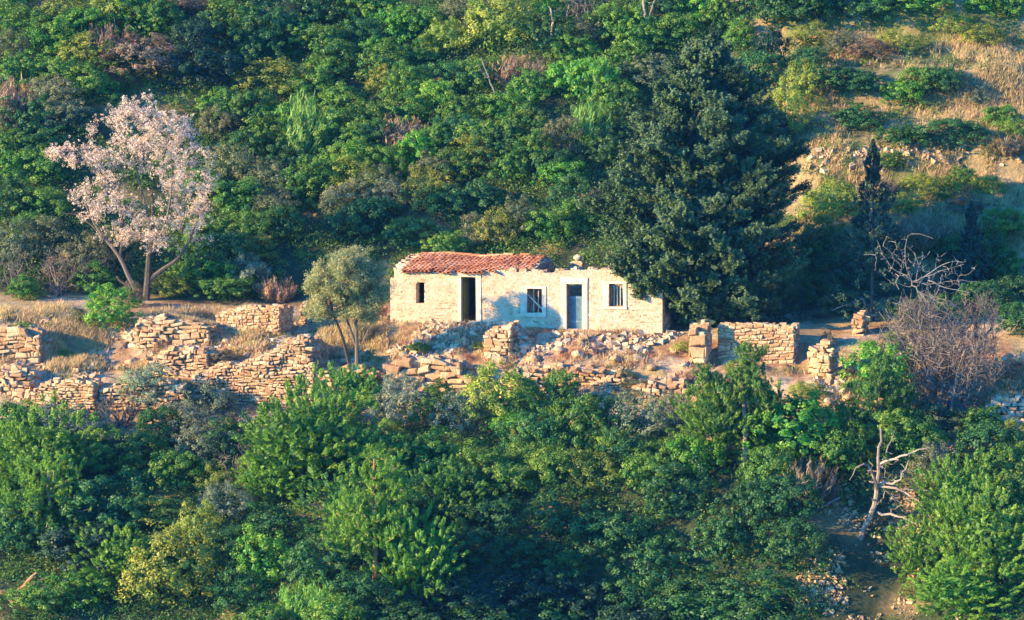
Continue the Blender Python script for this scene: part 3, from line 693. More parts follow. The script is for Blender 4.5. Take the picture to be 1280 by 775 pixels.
def grow(mb, skeleton, targets, r, rad_tip=.012, bend=.14, radfac=.62, up=.0, sides=5, order=None):
    """skeleton: list of (P, R) polylines; each target is joined to a near point already grown"""
    nodes = []; rads = []
    for P, R in skeleton:
        mb.tube(P, R, 7 if max(np.atleast_1d(R)) > .05 else 5, r.random())
        nodes += list(P); rads += list(np.broadcast_to(R, (len(P),)))
    root = np.asarray(skeleton[0][0][0]); T = sorted(targets, key=lambda t: np.linalg.norm(t-root)); tips = []
    for t in T:
        Nd = np.array(nodes); cost = np.linalg.norm(Nd-t, axis=1)+.35*np.linalg.norm(Nd-root, axis=1)*0+np.maximum(Nd[:, 2]-t[2], 0)*.6
        i = int(np.argmin(cost)); P = limb(Nd[i], t, r, bend); P[:, 2] += up*np.sin(np.linspace(0, math.pi, len(P)))
        r0 = max(min(rads[i]*radfac, .05), rad_tip*1.4); R = np.linspace(r0, rad_tip, len(P))
        mb.tube(P, R, sides if r0 > .02 else 3, r.random())
        nodes += list(P[1:]); rads += list(R[1:]); tips.append((P, R))
    return tips
def twig_mesh(name, seed, m_, n_main=9, n_tw=110, fine=260, ht=2.0, fan=1.0, r_tip=.008):
    r = np.random.default_rng(seed); mb = MB(); sk = []
    for k in range(n_main):
        a = r.uniform(0, 6.28); q = np.array((math.cos(a)*fan*r.uniform(.2, .8), math.sin(a)*fan*r.uniform(.2, .8), ht*r.uniform(.5, .8)))
        sk.append((limb((r.normal(0, .08), r.normal(0, .08), -.1), q, r, .1, 8), np.linspace(.045, .018, 8)))
    T = [np.array((d[0]*fan, d[1]*fan, ht*.55+d[2]*ht*.47))*np.array((1, 1, 1)) for d in (sphere_dirs(n_tw, r)*(r.random(n_tw)**.35)[:, None])]
    T = [t for t in T if t[2] > .15*ht]
    tips = grow(mb, sk, T, r, r_tip, .14)
    for k in range(fine):
        P, R = tips[r.integers(len(tips))]; b0 = P[r.integers(1, len(P))]; dv = r.normal(0, 1, 3)+np.array((0, 0, .7)); dv /= np.linalg.norm(dv)
        mb.tube(limb(b0, b0+dv*r.uniform(.15, .4)*max(fan, .6), r, .1, 3), np.array((r_tip, r_tip*.8, r_tip*.6)), 3, r.random())
    return mb.build(name, m_, obj=False)

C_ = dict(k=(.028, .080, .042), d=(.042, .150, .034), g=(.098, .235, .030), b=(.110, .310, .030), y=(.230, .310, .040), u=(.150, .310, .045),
          o=(.170, .205, .085), r=(.280, .210, .105), t=(.26, .2, .15), p=(.150, .320, .030), q=(.090, .250, .030), s=(.20, .25, .14))
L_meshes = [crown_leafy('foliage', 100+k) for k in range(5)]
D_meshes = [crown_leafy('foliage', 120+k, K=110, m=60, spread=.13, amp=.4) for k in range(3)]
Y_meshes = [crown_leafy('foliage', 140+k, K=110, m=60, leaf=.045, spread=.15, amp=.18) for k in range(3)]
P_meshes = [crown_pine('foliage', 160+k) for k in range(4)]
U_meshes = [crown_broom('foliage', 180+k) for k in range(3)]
R_meshes = [crown_broom('foliage', 190+k, K=150, m=30, ht=1.5, fan=.9) for k in range(2)]
M_twiggrey = rough_mat('grey_twigs', (.10, .08, .065), (.23, .18, .14), scale=5, bump=.2)
T_meshes = [twig_mesh('twigs', 200+k, M_twiggrey) for k in range(3)]
KIND = dict(k=('dark_bush', 'blackish-green bush', L_meshes), d=('dark_bush', 'dark green bush', D_meshes+L_meshes[:2]), g=('leafy_bush', 'mid-green leafy bush', L_meshes+D_meshes),
            b=('leafy_bush', 'bright green leafy bush', D_meshes+L_meshes), y=('feathery_bush', 'yellow-green feathery bush', Y_meshes), u=('broom_bush', 'bright green upright broom', U_meshes),
            o=('olive_bush', 'dull olive-green bush', Y_meshes), r=('dry_bush', 'rusty brown dry bush', R_meshes+Y_meshes[:1]), t=('bare_bush', 'bare pale twiggy bush', T_meshes),
            p=('young_pine', 'yellow-green young pine', P_meshes), q=('young_pine', 'deep green young pine', P_meshes), s=('olive_bush', 'silvery grey-green bush', Y_meshes))
# (kind, px, py, width px, height px; some k and d tones stand in for shade) measured on the photograph
UPPER = '''d945,112,60,56 k905,190,110,110 k940,190,80,80 d1010,20,90,80 t45,22,40,30 g30,48,70,50 y78,30,60,45 b60,68,52,48 g14,22,50,50 y140,22,58,56 b160,24,36,46 b100,42,48,44 r224,14,74,34 g196,42,66,54 r136,62,60,46
y108,78,66,48 r180,84,92,56 k246,62,50,60 k255,100,62,58 d302,62,60,52 d334,52,50,60 o352,34,48,44 g292,26,60,50 d392,22,54,50 g368,56,50,46 d322,78,48,40
g406,66,50,48 y346,112,84,46 g424,82,50,46 b402,98,46,38 g20,104,52,50 o22,76,50,44 r15,134,58,54 g68,102,50,44 o62,132,66,48 g112,112,60,42 b124,124,36,34
d42,162,50,46 o78,152,56,44 g12,196,50,46 b20,218,46,42 d62,190,46,40 g48,226,56,44 g282,146,56,50 g312,152,58,54 o272,166,40,46 g332,188,60,56 d300,192,44,44
u386,182,58,84 g428,142,52,48 g424,182,52,46 d362,216,44,42 o338,236,56,48 o292,218,52,46 g300,256,58,50 o342,268,52,44 d356,288,50,44 g402,244,56,48 o432,264,54,46
y446,236,50,44 d470,282,56,48 g312,296,54,44 d286,322,52,44 g262,298,44,44 d254,340,50,44 g442,20,50,44 g474,22,50,46 b496,52,44,54 d456,60,48,46 y556,62,46,50
g522,42,50,48 o576,30,48,44 y626,50,82,80 b690,15,46,44 g484,92,56,50 y478,112,40,34 b542,132,46,40 g512,122,46,44 d562,110,46,42 g582,152,48,44 r640,98,50,36
r672,97,36,30 g660,124,48,42 d692,62,60,50 t728,28,58,48 g762,46,50,46 o734,56,40,38 g800,62,48,46 b792,38,44,40 d832,22,54,48 g782,86,48,42 b736,118,50,56
b702,112,44,42 u748,114,40,50 g772,130,46,42 d786,142,40,38 o806,98,60,38 u736,168,44,62 r504,170,58,38 g462,152,50,44 g452,184,48,42 d572,174,50,44 g546,184,48,44
b522,200,48,48 g602,182,48,44 d622,202,46,42 g652,172,50,46 o702,192,42,56 b704,232,44,40 d690,222,44,42 g662,202,48,44 y592,206,56,44 g572,220,48,42 o542,218,48,40
g484,212,50,44 b442,214,50,44 o472,244,50,44 y532,254,62,56 d562,266,52,44 d602,258,54,48 g642,218,50,44 d712,254,46,40 r742,254,38,24 g692,292,54,44 o646,284,46,54
o602,302,48,40 g562,318,52,40 y622,296,46,50 d432,296,54,46 d512,306,52,44 s484,258,46,40 g724,286,46,44 d760,200,40,46 g530,80,44,44 g600,108,48,44 b470,70,40,36
g385,130,52,46 b352,160,46,42 g250,240,46,40 d340,20,46,40 g372,250,44,42 g418,222,46,42 g510,150,48,42 d475,180,42,38 b630,150,44,42 g720,80,44,40 d755,170,42,40
o20,318,60,58 o62,312,58,56 o108,334,58,56 r82,344,46,40 d12,262,54,50 g50,268,54,48 t76,356,50,56 g40,296,46,40 o138,322,44,44 g282,368,60,34 s308,354,50,48 r346,366,38,30
b264,350,48,38 g234,352,46,40 g30,368,44,30 r164,376,26,34 y212,364,40,30 g120,360,40,36 t20,350,36,56 t118,352,36,46 d40,200,40,40 g250,306,40,40 o5,160,40,44 y325,322,36,34
b1150,14,90,42 b1242,14,54,34 g1268,24,40,36 y1190,40,50,32 d1094,22,60,44 d1024,14,64,50 d968,30,50,50 o1050,62,40,36 y1012,52,44,44 g1150,112,52,44 b1128,128,46,36 d1176,118,50,38
s1222,122,32,30 y1000,128,50,56 y985,160,40,56 r1086,66,56,32 y1124,56,50,32 y1230,52,52,34 d1192,176,74,42 d1128,182,60,34 g1252,150,46,34 g1266,168,36,32 r1262,190,44,30 y1040,262,70,62
y1030,310,54,62 r1150,296,62,48 g1256,296,56,48 y1178,240,50,34 r1100,240,44,28 y1132,262,44,32 d1070,150,60,36 d1040,110,60,40 d1080,118,50,36 g1206,230,36,28 y1236,236,44,30 r1206,262,44,28
d1236,336,60,48 d1192,330,54,44 d1266,372,52,44 d1226,384,54,44 d1170,394,50,40 d1052,352,52,46 d1026,372,50,40 g1260,340,40,36 d1140,404,46,36 d1275,410,44,44 d1108,330,50,44 d1010,330,50,44
o1052,388,44,30 y1146,230,36,24 g1112,212,36,22 d1010,85,44,38 k965,75,40,50 b870,20,44,40 g900,30,44,44 d940,10,50,46 g850,45,44,40 g925,60,40,40'''
BAND = '''b140,402,66,56 r520,440,1,1 s182,508,66,56 s258,512,66,54 r342,548,44,38 g30,432,24,12 g82,442,26,12 r300,395,28,20 r250,395,30,20 o96,396,24,20 r452,424,34,34 g524,436,34,16
b936,432,34,22 y700,510,30,20 o796,492,44,26 r868,470,36,26 y900,500,50,26 y1010,494,56,22 r1060,470,24,16 g1092,470,36,30 r1262,470,50,24 s1100,452,30,20 y600,440,20,10 o330,470,22,16 r276,446,40,24 y220,470,30,18
r205,440,30,20 y335,400,30,14 y470,402,24,12 r770,410,36,12 y855,436,30,16 o780,480,30,16 r1035,432,20,26 y926,462,40,20 r640,462,24,14'''
LOWER = '''k560,772,80,60 k640,768,90,66 k730,775,90,60 d690,800,90,60 d800,772,80,60 d600,800,90,60 k780,800,90,60 d500,790,80,50 d880,790,90,60 d970,790,80,50 g420,785,70,50 g340,785,70,50 g18,548,74,56 s80,540,78,50 b30,570,60,50 p62,608,106,86 p20,590,60,60 g132,572,52,46 y166,590,32,34 d204,544,48,48 t150,530,60,44 g216,602,50,50 s252,572,52,46 y206,652,66,36 y268,612,40,40 s284,642,56,48
y246,688,56,70 y214,736,92,84 p150,722,76,56 b102,744,64,46 g50,762,60,40 b332,722,56,62 u386,762,56,48 p380,596,120,110 p340,620,70,60 q440,506,54,46 q408,540,60,50 d292,566,52,50 s238,548,60,50 t305,604,50,56 d342,676,60,50
s500,522,60,62 g546,526,50,50 s572,532,50,50 y622,516,76,72 g650,520,50,54 d664,560,60,54 g700,500,40,52 g726,552,54,72 d760,536,60,50 s800,544,64,60 s840,532,50,50 p900,556,70,86 g500,590,62,60 q556,640,66,62 b574,650,50,46
g602,604,60,54 g640,612,56,50 g692,602,60,52 y742,604,54,44 g806,606,46,48 y826,660,32,40 d700,660,66,56 p518,732,92,94 b596,756,46,44 g642,706,60,50 d852,640,66,58 d900,690,70,60 d760,690,70,60 d820,730,70,60 d700,740,60,50
d580,700,54,50 p456,690,66,70 g540,580,60,50 q470,600,70,60 q430,650,60,54 b1000,556,96,82 g1050,586,56,56 g962,606,60,60 b1104,494,76,66 g1110,546,52,50 g1142,566,56,54 p1205,662,84,76 p1238,715,92,90 p1152,712,60,60 p1200,762,100,60
g1262,600,60,60 d1240,570,60,52 s1170,592,52,48 d984,640,70,60 g1268,650,44,66 d940,650,60,60 b870,585,50,56 d780,580,50,46 d620,660,60,54 d400,720,70,60 d450,750,60,50 d300,700,60,54 d300,760,56,46 d60,670,90,70 d140,660,80,66
d200,700,50,50 k100,700,80,60 d20,680,60,60 d990,700,70,60 d950,760,80,50 d880,760,70,50 p950,560,60,60 g680,550,40,44 y590,600,40,40 g655,585,40,40 s360,545,46,46 g395,570,50,50 q350,590,50,50 s120,560,50,44
o1180,540,56,40 g1225,545,50,40 o1150,520,40,30 g1060,545,40,44 r1010,610,60,50 y480,560,50,46 g450,570,44,46 d520,640,56,50 d600,620,40,40 q20,630,60,50 y660,560,36,44 g850,575,40,44 g810,570,36,36 g180,570,40,40 g70,560,40,34
y1270,560,40,40 g760,565,36,40 b640,545,40,36'''
def parse(txt):
    out_ = []
    for tok in txt.split():
        a = tok[1:].split(','); out_.append((tok[0], *[float(v) for v in a]))
    return [t for t in out_ if t[3] > 5]
def place_name(px, py, zone):
    if zone == 'U':
        if px < 300 and py > 285: return 'at the foot of the blossom tree'
        if px > 955 and py > 300: return 'around the dead grey tree'
        row = 'high on slope ' if py < 100 else ('halfway up slope ' if py < 200 else 'low on slope ')
        if px < 130: c_ = 'left of blossom tree'
        elif px < 290: c_ = 'above blossom tree' if py < 180 else 'behind blossom tree'
        elif px < 420: c_ = 'right of blossom tree'
        elif px < 570: c_ = 'above olive tree'
        elif px < 690: c_ = 'above red roof'
        elif px < 955: c_ = 'beside big cypress'
        else: c_ = 'on grassy terraces'
        return row+c_
    if zone == 'B':
        if px < 170: return 'on grassy bank below the blossom tree'
        if px < 480: return 'among walls left of the house'
        if px < 860: return 'in rubble below the house'
        return 'on ledge around the golden wall'
    row = 'at thicket top, ' if py < 560 else ('in mid thicket, ' if py < 655 else 'at thicket bottom, ')
    c_ = 'below square orange wall' if px < 290 else 'below bulging orange wall' if px < 480 else 'below the house' if px < 830 else 'below golden wall' if px < 1060 else 'far right'
    return row+c_
ORD = ['leftmost', 'second from left', 'third from left', 'fourth from left', 'fifth from left', 'sixth from left', 'seventh from left', 'eighth from left', 'ninth from left', 'tenth from left']
NUM = {2: 'two', 3: 'three', 4: 'four', 5: 'five', 6: 'six', 7: 'seven', 8: 'eight', 9: 'nine', 10: 'ten'}
pending = {}
def want_label(o, look, where, px, cat, group):
    pending.setdefault((look, where), []).append((px, o, cat, group))
def flush_labels():
    for (look, where), L in pending.items():
        L.sort(key=lambda t: t[0])
        for i, (px, o, cat, group) in enumerate(L):
            n = len(L)
            if n == 1: lab = look+' '+where
            else:
                w_ = ORD[i] if i < n-1 or n == 1 else 'rightmost'
                if n == 2: w_ = ('left', 'right')[i]; lab = f'{w_} of two: {look} {where}'
                else: lab = f'{w_} {look} {where}'
            lab = lab.replace(' ,', ',')
            tag(o, lab, cat, group)
TREEISH = set('pq')
nb = 0
def bush(kind, px, py, wpx, hpx, zone):
    global nb
    name, look, meshes = KIND[kind]; r = np.random.default_rng(int(px*7+py*13)); nb += 1
    p = at_fast(px, py+hpx*.30); d = (p[1]+150)/150
    k_ = 1.22 if zone == 'L' else 1.15 if zone == 'U' else 1.0
    if zone == 'U' and px > 1000 and py < 320: k_ = 1.0
    W = wpx/30.5*d*.56*k_; H = hpx/30.5*d*k_
    size = 'large ' if wpx >= 78 else ('small ' if wpx < 42 else '')
    colr = np.array(C_[kind])*r.uniform(.8, 1.25)*np.array((r.uniform(.88, 1.15), 1, r.uniform(.9, 1.1)))
    me = meshes[r.integers(len(meshes))]; hm = 2.0 if me.name.startswith('foliage') and me not in R_meshes else (1.5 if me in R_meshes else 2.0)
    if kind in 'pq' and wpx > 44:
        t = empty(name, p+np.array((0, 0, -.1)), r.uniform(0, 6.28))
        tr = link('trunk', PTR[r.integers(len(PTR))], t, (0, 0, 0), 0, (1, 1, (H*.62)/2))
        hh = H*1.02
        link('crown', me, t, (0, 0, hh*.10), 0, (W, W*r.uniform(.85, 1.1), hh*.98/1.85), colr)
        want_label(t, size+look, place_name(px, py, zone), px, 'pine tree', 'young pines on the hillside')
        return t
    z0 = -.12*H-.08
    o = link(name, me, None, p+np.array((0, 0, z0)), r.uniform(0, 6.28), (W, W*r.uniform(.85, 1.15), H*1.12/hm), colr)
    want_label(o, size+look, place_name(px, py, zone), px, 'bush', 'bushes growing on the hillside')
    return o
def pine_trunk(seed):
    r = np.random.default_rng(seed); mb = MB(); P = limb((0, 0, 0), (r.normal(0, .15), r.normal(0, .15), 2.1), r, .04, 9)
    T = [np.array((math.cos(a)*q, math.sin(a)*q, z)) for a, q, z in zip(r.uniform(0, 6.28, 12), r.uniform(.4, .9, 12), r.uniform(1.0, 2.3, 12))]
    grow(mb, [(P, np.linspace(.085, .03, 9))], T, r, .012); return mb.build('trunk', M_palebark, obj=False)
PTR = [pine_trunk(300+k) for k in range(3)]
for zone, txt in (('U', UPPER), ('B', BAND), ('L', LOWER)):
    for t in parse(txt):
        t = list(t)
        if zone == 'L' and t[2] > 645 and 545 < t[1] < 1090 and t[0] in 'gbyp': t[0] = 'dk'[int(t[1]) % 2]; t[4] *= .8  # greener kinds swapped for dark ones, painting the hollow's shade into their colour
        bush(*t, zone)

# ------------------------------------------------------------------ pink blossom tree
r = np.random.default_rng(41)
b0 = at(182, 376); yb = b0[1]
def bp_(px, py, dy=0): return on_y(px, py, yb+dy)-b0
alm = empty('blossom_tree', b0)
tag(alm, 'pink flowering almond tree with dark forked trunks standing above the left bank', 'blossom tree')
S = lambda *pts: np.array([bp_(*q) for q in pts])
def poly(pts, n=10):
    pts = np.array(pts); t = np.linspace(0, len(pts)-1, n); i = np.minimum(t.astype(int), len(pts)-2); f = (t-i)[:, None]
    P = pts[i]*(1-f)+pts[i+1]*f
    Q = P.copy(); Q[1:-1] = (P[:-2]+2*P[1:-1]+P[2:])/4; return Q
sk = [(poly(S((182, 380), (185, 345), (186, 318), (192, 285), (190, 240)), 14), np.linspace(.17, .05, 14)),
      (poly(S((178, 378), (160, 345), (150, 320), (128, 295), (112, 270), (102, 240)), 14), np.linspace(.12, .03, 14)),
      (poly(S((186, 350), (205, 335), (222, 325), (238, 300), (248, 270)), 12), np.linspace(.11, .03, 12)),
      (poly(S((168, 360), (150, 352), (146, 345)), 6), np.linspace(.07, .05, 6)),
      (poly(S((150, 322), (155, 290), (150, 250, 1), (140, 210, 1)), 10), np.linspace(.07, .02, 10)),
      (poly(S((186, 318), (205, 290, -1), (215, 240, -1.2), (215, 190, -1)), 10), np.linspace(.08, .02, 10)),
      (poly(S((128, 295), (100, 268), (72, 266)), 8), np.linspace(.04, .012, 8)),
      (poly(S((188, 290), (180, 250, 1.5), (165, 190, 1.5), (155, 150, 1)), 10), np.linspace(.07, .02, 10))]
LOBES = [(165, 185, 66, 62, 2.4, 160), (175, 138, 40, 20, 1.2, 40), (95, 192, 42, 18, 1.0, 34), (72, 190, 20, 10, .5, 8), (130, 250, 48, 32, 1.8, 70), (235, 215, 44, 58, 2.0, 110), (200, 285, 46, 36, 1.8, 70), (215, 160, 32, 26, 1.5, 36), (150, 290, 30, 20, 1.2, 20), (250, 270, 22, 40, 1.2, 26)]
T = []
for (px, py, rx, ry, dz, n_) in LOBES:
    for _ in range(n_):
        d = sphere_dirs(1, r)[0]*r.random()**.4
        X_, Y_ = px+d[0]*rx, py+d[2]*ry
        if ((X_-168)/20)**2+((Y_-228)/17)**2 < 1: continue
        if ((X_-128)/13)**2+((Y_-166)/11)**2 < 1: continue
        if ((X_-150)/14)**2+((Y_-212)/8)**2 < 1: continue
        T.append(bp_(X_, Y_, d[1]*dz))
mb = MB(); tips = grow(mb, sk, T, r, .009, .10)
for k in range(1500):
    P, R = tips[r.integers(len(tips))]; q0 = P[r.integers(2, len(P))]; dv = r.normal(0, 1, 3)+np.array((0, 0, .4)); dv /= np.linalg.norm(dv)
    mb.tube(limb(q0, q0+dv*r.uniform(.12, .38), r, .08, 3), np.array((.007, .006, .004)), 3, r.random())
mb.build('trunk', M_bark, alm)
cl = Cloud()
for P, R in tips:
    for k in range(r.integers(6, 13)):
        i = r.integers(1, len(P)); c_ = P[i]+r.normal(0, .10, 3); m_ = r.integers(8, 22); q = sphere_dirs(m_, r)
        cl.add(leaves(c_+q*.07*r.uniform(.4, 1.6), q, .044, .036, r=r, jitter=.5), np.clip(r.uniform(.2, .9)+r.normal(0, .1, m_), 0, 1))
link('blossom', cl.mesh('blossom', M_petal), alm, color=(.86, .68, .50))

# ------------------------------------------------------------------ olive tree in front of the low wall
r = np.random.default_rng(43)
b0 = at(446, 480); yb = b0[1]
ol = empty('olive_tree', b0); tag(ol, 'silvery green olive tree with several slim leaning trunks left of the house', 'olive tree')
sk = [(poly(S((446, 484), (446, 430), (444, 390), (446, 360)), 10), np.linspace(.09, .04, 10)),
      (poly(S((441, 476), (428, 420), (416, 392), (410, 360)), 10), np.linspace(.08, .03, 10)),
      (poly(S((444, 430), (432, 395), (425, 370), (430, 340)), 10), np.linspace(.06, .03, 10)),
      (poly(S((448, 440), (462, 410), (470, 380)), 8), np.linspace(.05, .02, 8))]
T = []
for (px, py, rx, ry, dz, n_) in [(425, 348, 42, 34, 1.1, 80), (450, 345, 30, 36, 1.0, 50), (405, 362, 24, 24, .8, 30), (440, 325, 22, 20, .8, 24), (468, 364, 16, 22, .7, 24), (402, 384, 20, 16, .7, 24), (440, 386, 30, 14, .7, 26), (466, 388, 14, 14, .6, 12)]:
    for _ in range(n_):
        d = sphere_dirs(1, r)[0]*r.random()**.4; T.append(bp_(px+d[0]*rx, py+d[2]*ry, d[1]*dz))
mb = MB(); tips = grow(mb, sk, T, r, .008, .1); mb.build('trunk', M_bark, ol)
cl = Cloud()
for P, R in tips:
    for k in range(8):
        c_ = P[r.integers(2, len(P))]+r.normal(0, .12, 3); m_ = 36; q = sphere_dirs(m_, r)*(r.random(m_)**.5)[:, None]
        cl.add(leaves(c_+q*.17, q+np.array((0, 0, .2)), .085, .028, r=r), np.clip(r.uniform(.2, .9)+r.normal(0, .12, m_), 0, 1))
link('crown', cl.mesh('crown', M_leaf), ol, color=(.33, .36, .14))

# ------------------------------------------------------------------ the big cypress
r = np.random.default_rng(47)
yb = -.6; b0 = on_y(884, 432, yb); b0[2] = gz(b0[0], yb); cyp = empty('cypress_tree', b0)
tag(cyp, 'huge broad dark cypress overhanging the right end of the house', 'cypress')
def outline(py):
    ys = [46, 62, 80, 100, 125, 150, 175, 200, 230, 260, 300, 340, 370, 395, 412, 424]
    lx = [884, 873, 860, 840, 820, 802, 790, 782, 766, 752, 746, 756, 775, 798, 826, 850]
    rx = [888, 899, 914, 932, 952, 970, 985, 998, 1005, 1010, 1008, 1004, 1000, 990, 960, 930]
    return np.interp(py, ys, lx), np.interp(py, ys, rx)
cl = Cloud(); mb = MB()
trunk_top = on_y(884, 60, yb)-b0
mb.tube(poly([np.array((0, 0, -.3)), np.array((.05, 0, 3)), np.array((-.1, .1, 7)), trunk_top], 16), np.linspace(.30, .03, 16), 9, .4)
NB = 340
for k in range(NB):
    py = 52+(416-52)*(k+.5)/NB; py += r.normal(0, 4); lx, rx = outline(py); cx_ = (lx+rx)/2; hw = (rx-lx)/2/30.5
    a = r.uniform(0, 2*math.pi) if k % 3 else r.uniform(math.pi, 2*math.pi); out_ = np.array((math.cos(a), math.sin(a), 0.0))
    reach = hw*r.uniform(.72, 1.10)*(1+.10*math.sin(a*4+py*.05)); c0 = on_y(cx_, py, yb)-b0
    tip = c0+out_*np.array((1, .95, 0))*reach+np.array((0, 0, r.uniform(-.1, .45)+.12*reach)); st = np.array((0, 0, max(c0[2]-.25*reach, .3)))
    if tip[2] < .25: continue
    P = limb(st, tip, r, .05, 9); mb.tube(P, np.linspace(.05, .012, 9), 4, .4)
    lateral = np.cross(out_, (0, 0, 1)); bw = .27+.12*reach*r.uniform(.6, 1.2); tone = r.uniform(-.22, .22)
    nsp = int(11+11*reach)
    for j_ in range(nsp):
        f = r.random()**.55; f = .35+.65*f; c_ = st+(tip-st)*f; idx = f*8; c_ = P[int(idx)]+(P[min(int(idx)+1, 8)]-P[int(idx)])*(idx-int(idx))
        c_ = c_+lateral*r.normal(0, bw*.55*(1.25-f))+np.array((0, 0, r.normal(.02, .10)))
        ax = out_*.75+lateral*r.normal(0, .55)+np.array((0, 0, r.uniform(-.05, .75))); ax /= np.linalg.norm(ax)
        L = r.uniform(.22, .50); m_ = int(56*L/.4); t = r.random(m_); sd_ = np.cross(ax, (0, 0, 1)); sd_ /= np.linalg.norm(sd_)+1e-6
        Q = c_+ax*(t*L)[:, None]+sd_*(r.normal(0, .07, m_)*(1.15-t))[:, None]+np.array((0, 0, 1))*(r.normal(0, .04, m_))[:, None]
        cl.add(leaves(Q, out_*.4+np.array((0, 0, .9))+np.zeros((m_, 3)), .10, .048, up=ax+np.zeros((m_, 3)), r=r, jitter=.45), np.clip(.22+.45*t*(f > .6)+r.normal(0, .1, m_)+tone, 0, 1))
for py in np.arange(70, 415, 5.):              # dense inner leafage close to the trunk
    lx, rx = outline(py); cx_ = (lx+rx)/2; hw = (rx-lx)/2/30.5; m_ = int(34+hw*110)
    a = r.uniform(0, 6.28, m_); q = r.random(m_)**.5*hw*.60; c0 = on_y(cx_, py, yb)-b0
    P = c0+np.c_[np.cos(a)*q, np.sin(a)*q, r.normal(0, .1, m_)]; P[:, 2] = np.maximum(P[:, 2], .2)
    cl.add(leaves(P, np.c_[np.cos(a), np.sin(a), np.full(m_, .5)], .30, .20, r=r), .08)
mb.build('trunk', M_bark, cyp)
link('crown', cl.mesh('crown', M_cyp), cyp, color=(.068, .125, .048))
def small_cypress(px, pytop, pybase, wpx, label, seed):
    r = np.random.default_rng(seed); p = at(px, pybase); H = (on_y(px, pytop, p[1])-p)[2]
    t = empty('narrow_cypress', p); tag(t, label, 'cypress', 'narrow cypresses'); mb = MB(); cl = Cloud()
    mb.tube(np.array([(0, 0, -.2), (0, 0, H*.5), (.03, 0, H*.96)]), np.array((.09, .05, .01)), 6, .4)
    for k in range(int(420*H/6)):
        h = r.random()**.8; R = wpx/30.5/2*1.35*(1-h)**.95*(1+.30*math.sin(h*26+seed)+.15*math.sin(h*61)); a = r.uniform(0, 6.28); rr = R*r.random()**.4
        c_ = np.array((math.cos(a)*rr, math.sin(a)*rr, h*H)); ax = np.array((math.cos(a)*.8*(1-h), math.sin(a)*.8*(1-h), .5)); m_ = 34; tt = r.random(m_)
        cl.add(leaves(c_+ax*(tt*.34)[:, None]+r.normal(0, .02+.05*(1-h), (m_, 3)), ax+np.zeros((m_, 3)), .12, .05, up=ax+np.zeros((m_, 3)), r=r), np.clip(r.uniform(.1, .6)+tt*.3, 0, 1))
    mb.build('trunk', M_bark, t); link('crown', cl.mesh('crown', M_cyp), t, color=(.026, .058, .040))
small_cypress(1090, 178, 402, 86, 'narrow dark cypress standing right of the big cypress', 3)
small_cypress(1213, 256, 372, 44, 'small slim dark conifer on the shaded slope, right of dead grey tree', 4)

# ------------------------------------------------------------------ dead trees and bare wood
def dead(name, label, cat, base, paths, targets, m_, seed, tip=.010, rough=.06, group=None, y=None):
    global b0, yb
    r = np.random.default_rng(seed); b0 = at(*base) if y is None else on_y(base[0], base[1], y); yb = b0[1]
    mb = MB(); rs = .55 if name == 'dead_tree' and seed == 61 else 1
    sk = [(poly([bp_(*q) for q in pts], n_), np.linspace(r0*rs, r1*rs, n_)) for pts, n_, r0, r1 in paths]
    for P, R in sk: P[1:-1] += r.normal(0, rough, (len(P)-2, 3))*.5
    T = []
    for (px, py, rx, ry, dz, n_) in targets:
        for _ in range(n_):
            d = sphere_dirs(1, r)[0]*r.random()**.4; T.append(bp_(px+d[0]*rx, py+d[2]*ry, d[1]*dz))
    grow(mb, sk, T, r, tip, .12)
    o = mb.build(name, m_); o.location = b0.tolist(); tag(o, label, cat, group); return o
dead('dead_tree', 'silvery bare dead tree with curved spreading limbs beside the narrow cypress', 'dead tree', (1168, 425),
     [([(1168, 428), (1164, 390), (1150, 365), (1140, 352)], 12, .09, .06), ([(1140, 352, -.3), (1160, 345, -.6), (1180, 338, -.8), (1205, 330, -1)], 10, .045, .014),
      ([(1140, 352), (1165, 356, -.5), (1192, 350, -.7), (1222, 352, -1)], 10, .042, .014), ([(1140, 352), (1125, 342, -.5), (1118, 352, -.7), (1124, 362, -.8)], 8, .05, .02),
      ([(1150, 365), (1175, 378, -.6), (1192, 392, -1)], 9, .05, .015), ([(1140, 352), (1130, 320, 0), (1132, 296, 0), (1145, 290, -.2), (1166, 298, -.4)], 12, .05, .02),
      ([(1145, 352), (1150, 325, .4), (1140, 308, .5), (1118, 312, .5)], 9, .04, .015), ([(1150, 352, -.4), (1175, 330, -.6), (1198, 326, -.6)], 8, .045, .015),
      ([(1160, 350, -.5), (1188, 362, -.7), (1212, 366, -.9)], 8, .035, .012), ([(1140, 350), (1108, 330, .2), (1096, 300, .3)], 8, .03, .01), ([(1132, 330), (1120, 318, .1), (1104, 308, .1)], 8, .025, .01)],
     [(1168, 342, 62, 30, .8, 150), (1115, 318, 36, 28, .6, 70)], M_dead, 61)
dead('fallen_branch', 'thin pale fallen branch lying in shade left of the dead grey tree', 'branch', (1075, 402),
     [([(1040, 388), (1062, 378), (1096, 368)], 8, .025, .015), ([(1076, 372, -.2), (1084, 388, -.3), (1098, 402, -.3), (1112, 392, -.3)], 9, .04, .03)], [(1080, 385, 20, 12, .3, 6)], M_dead, 62)
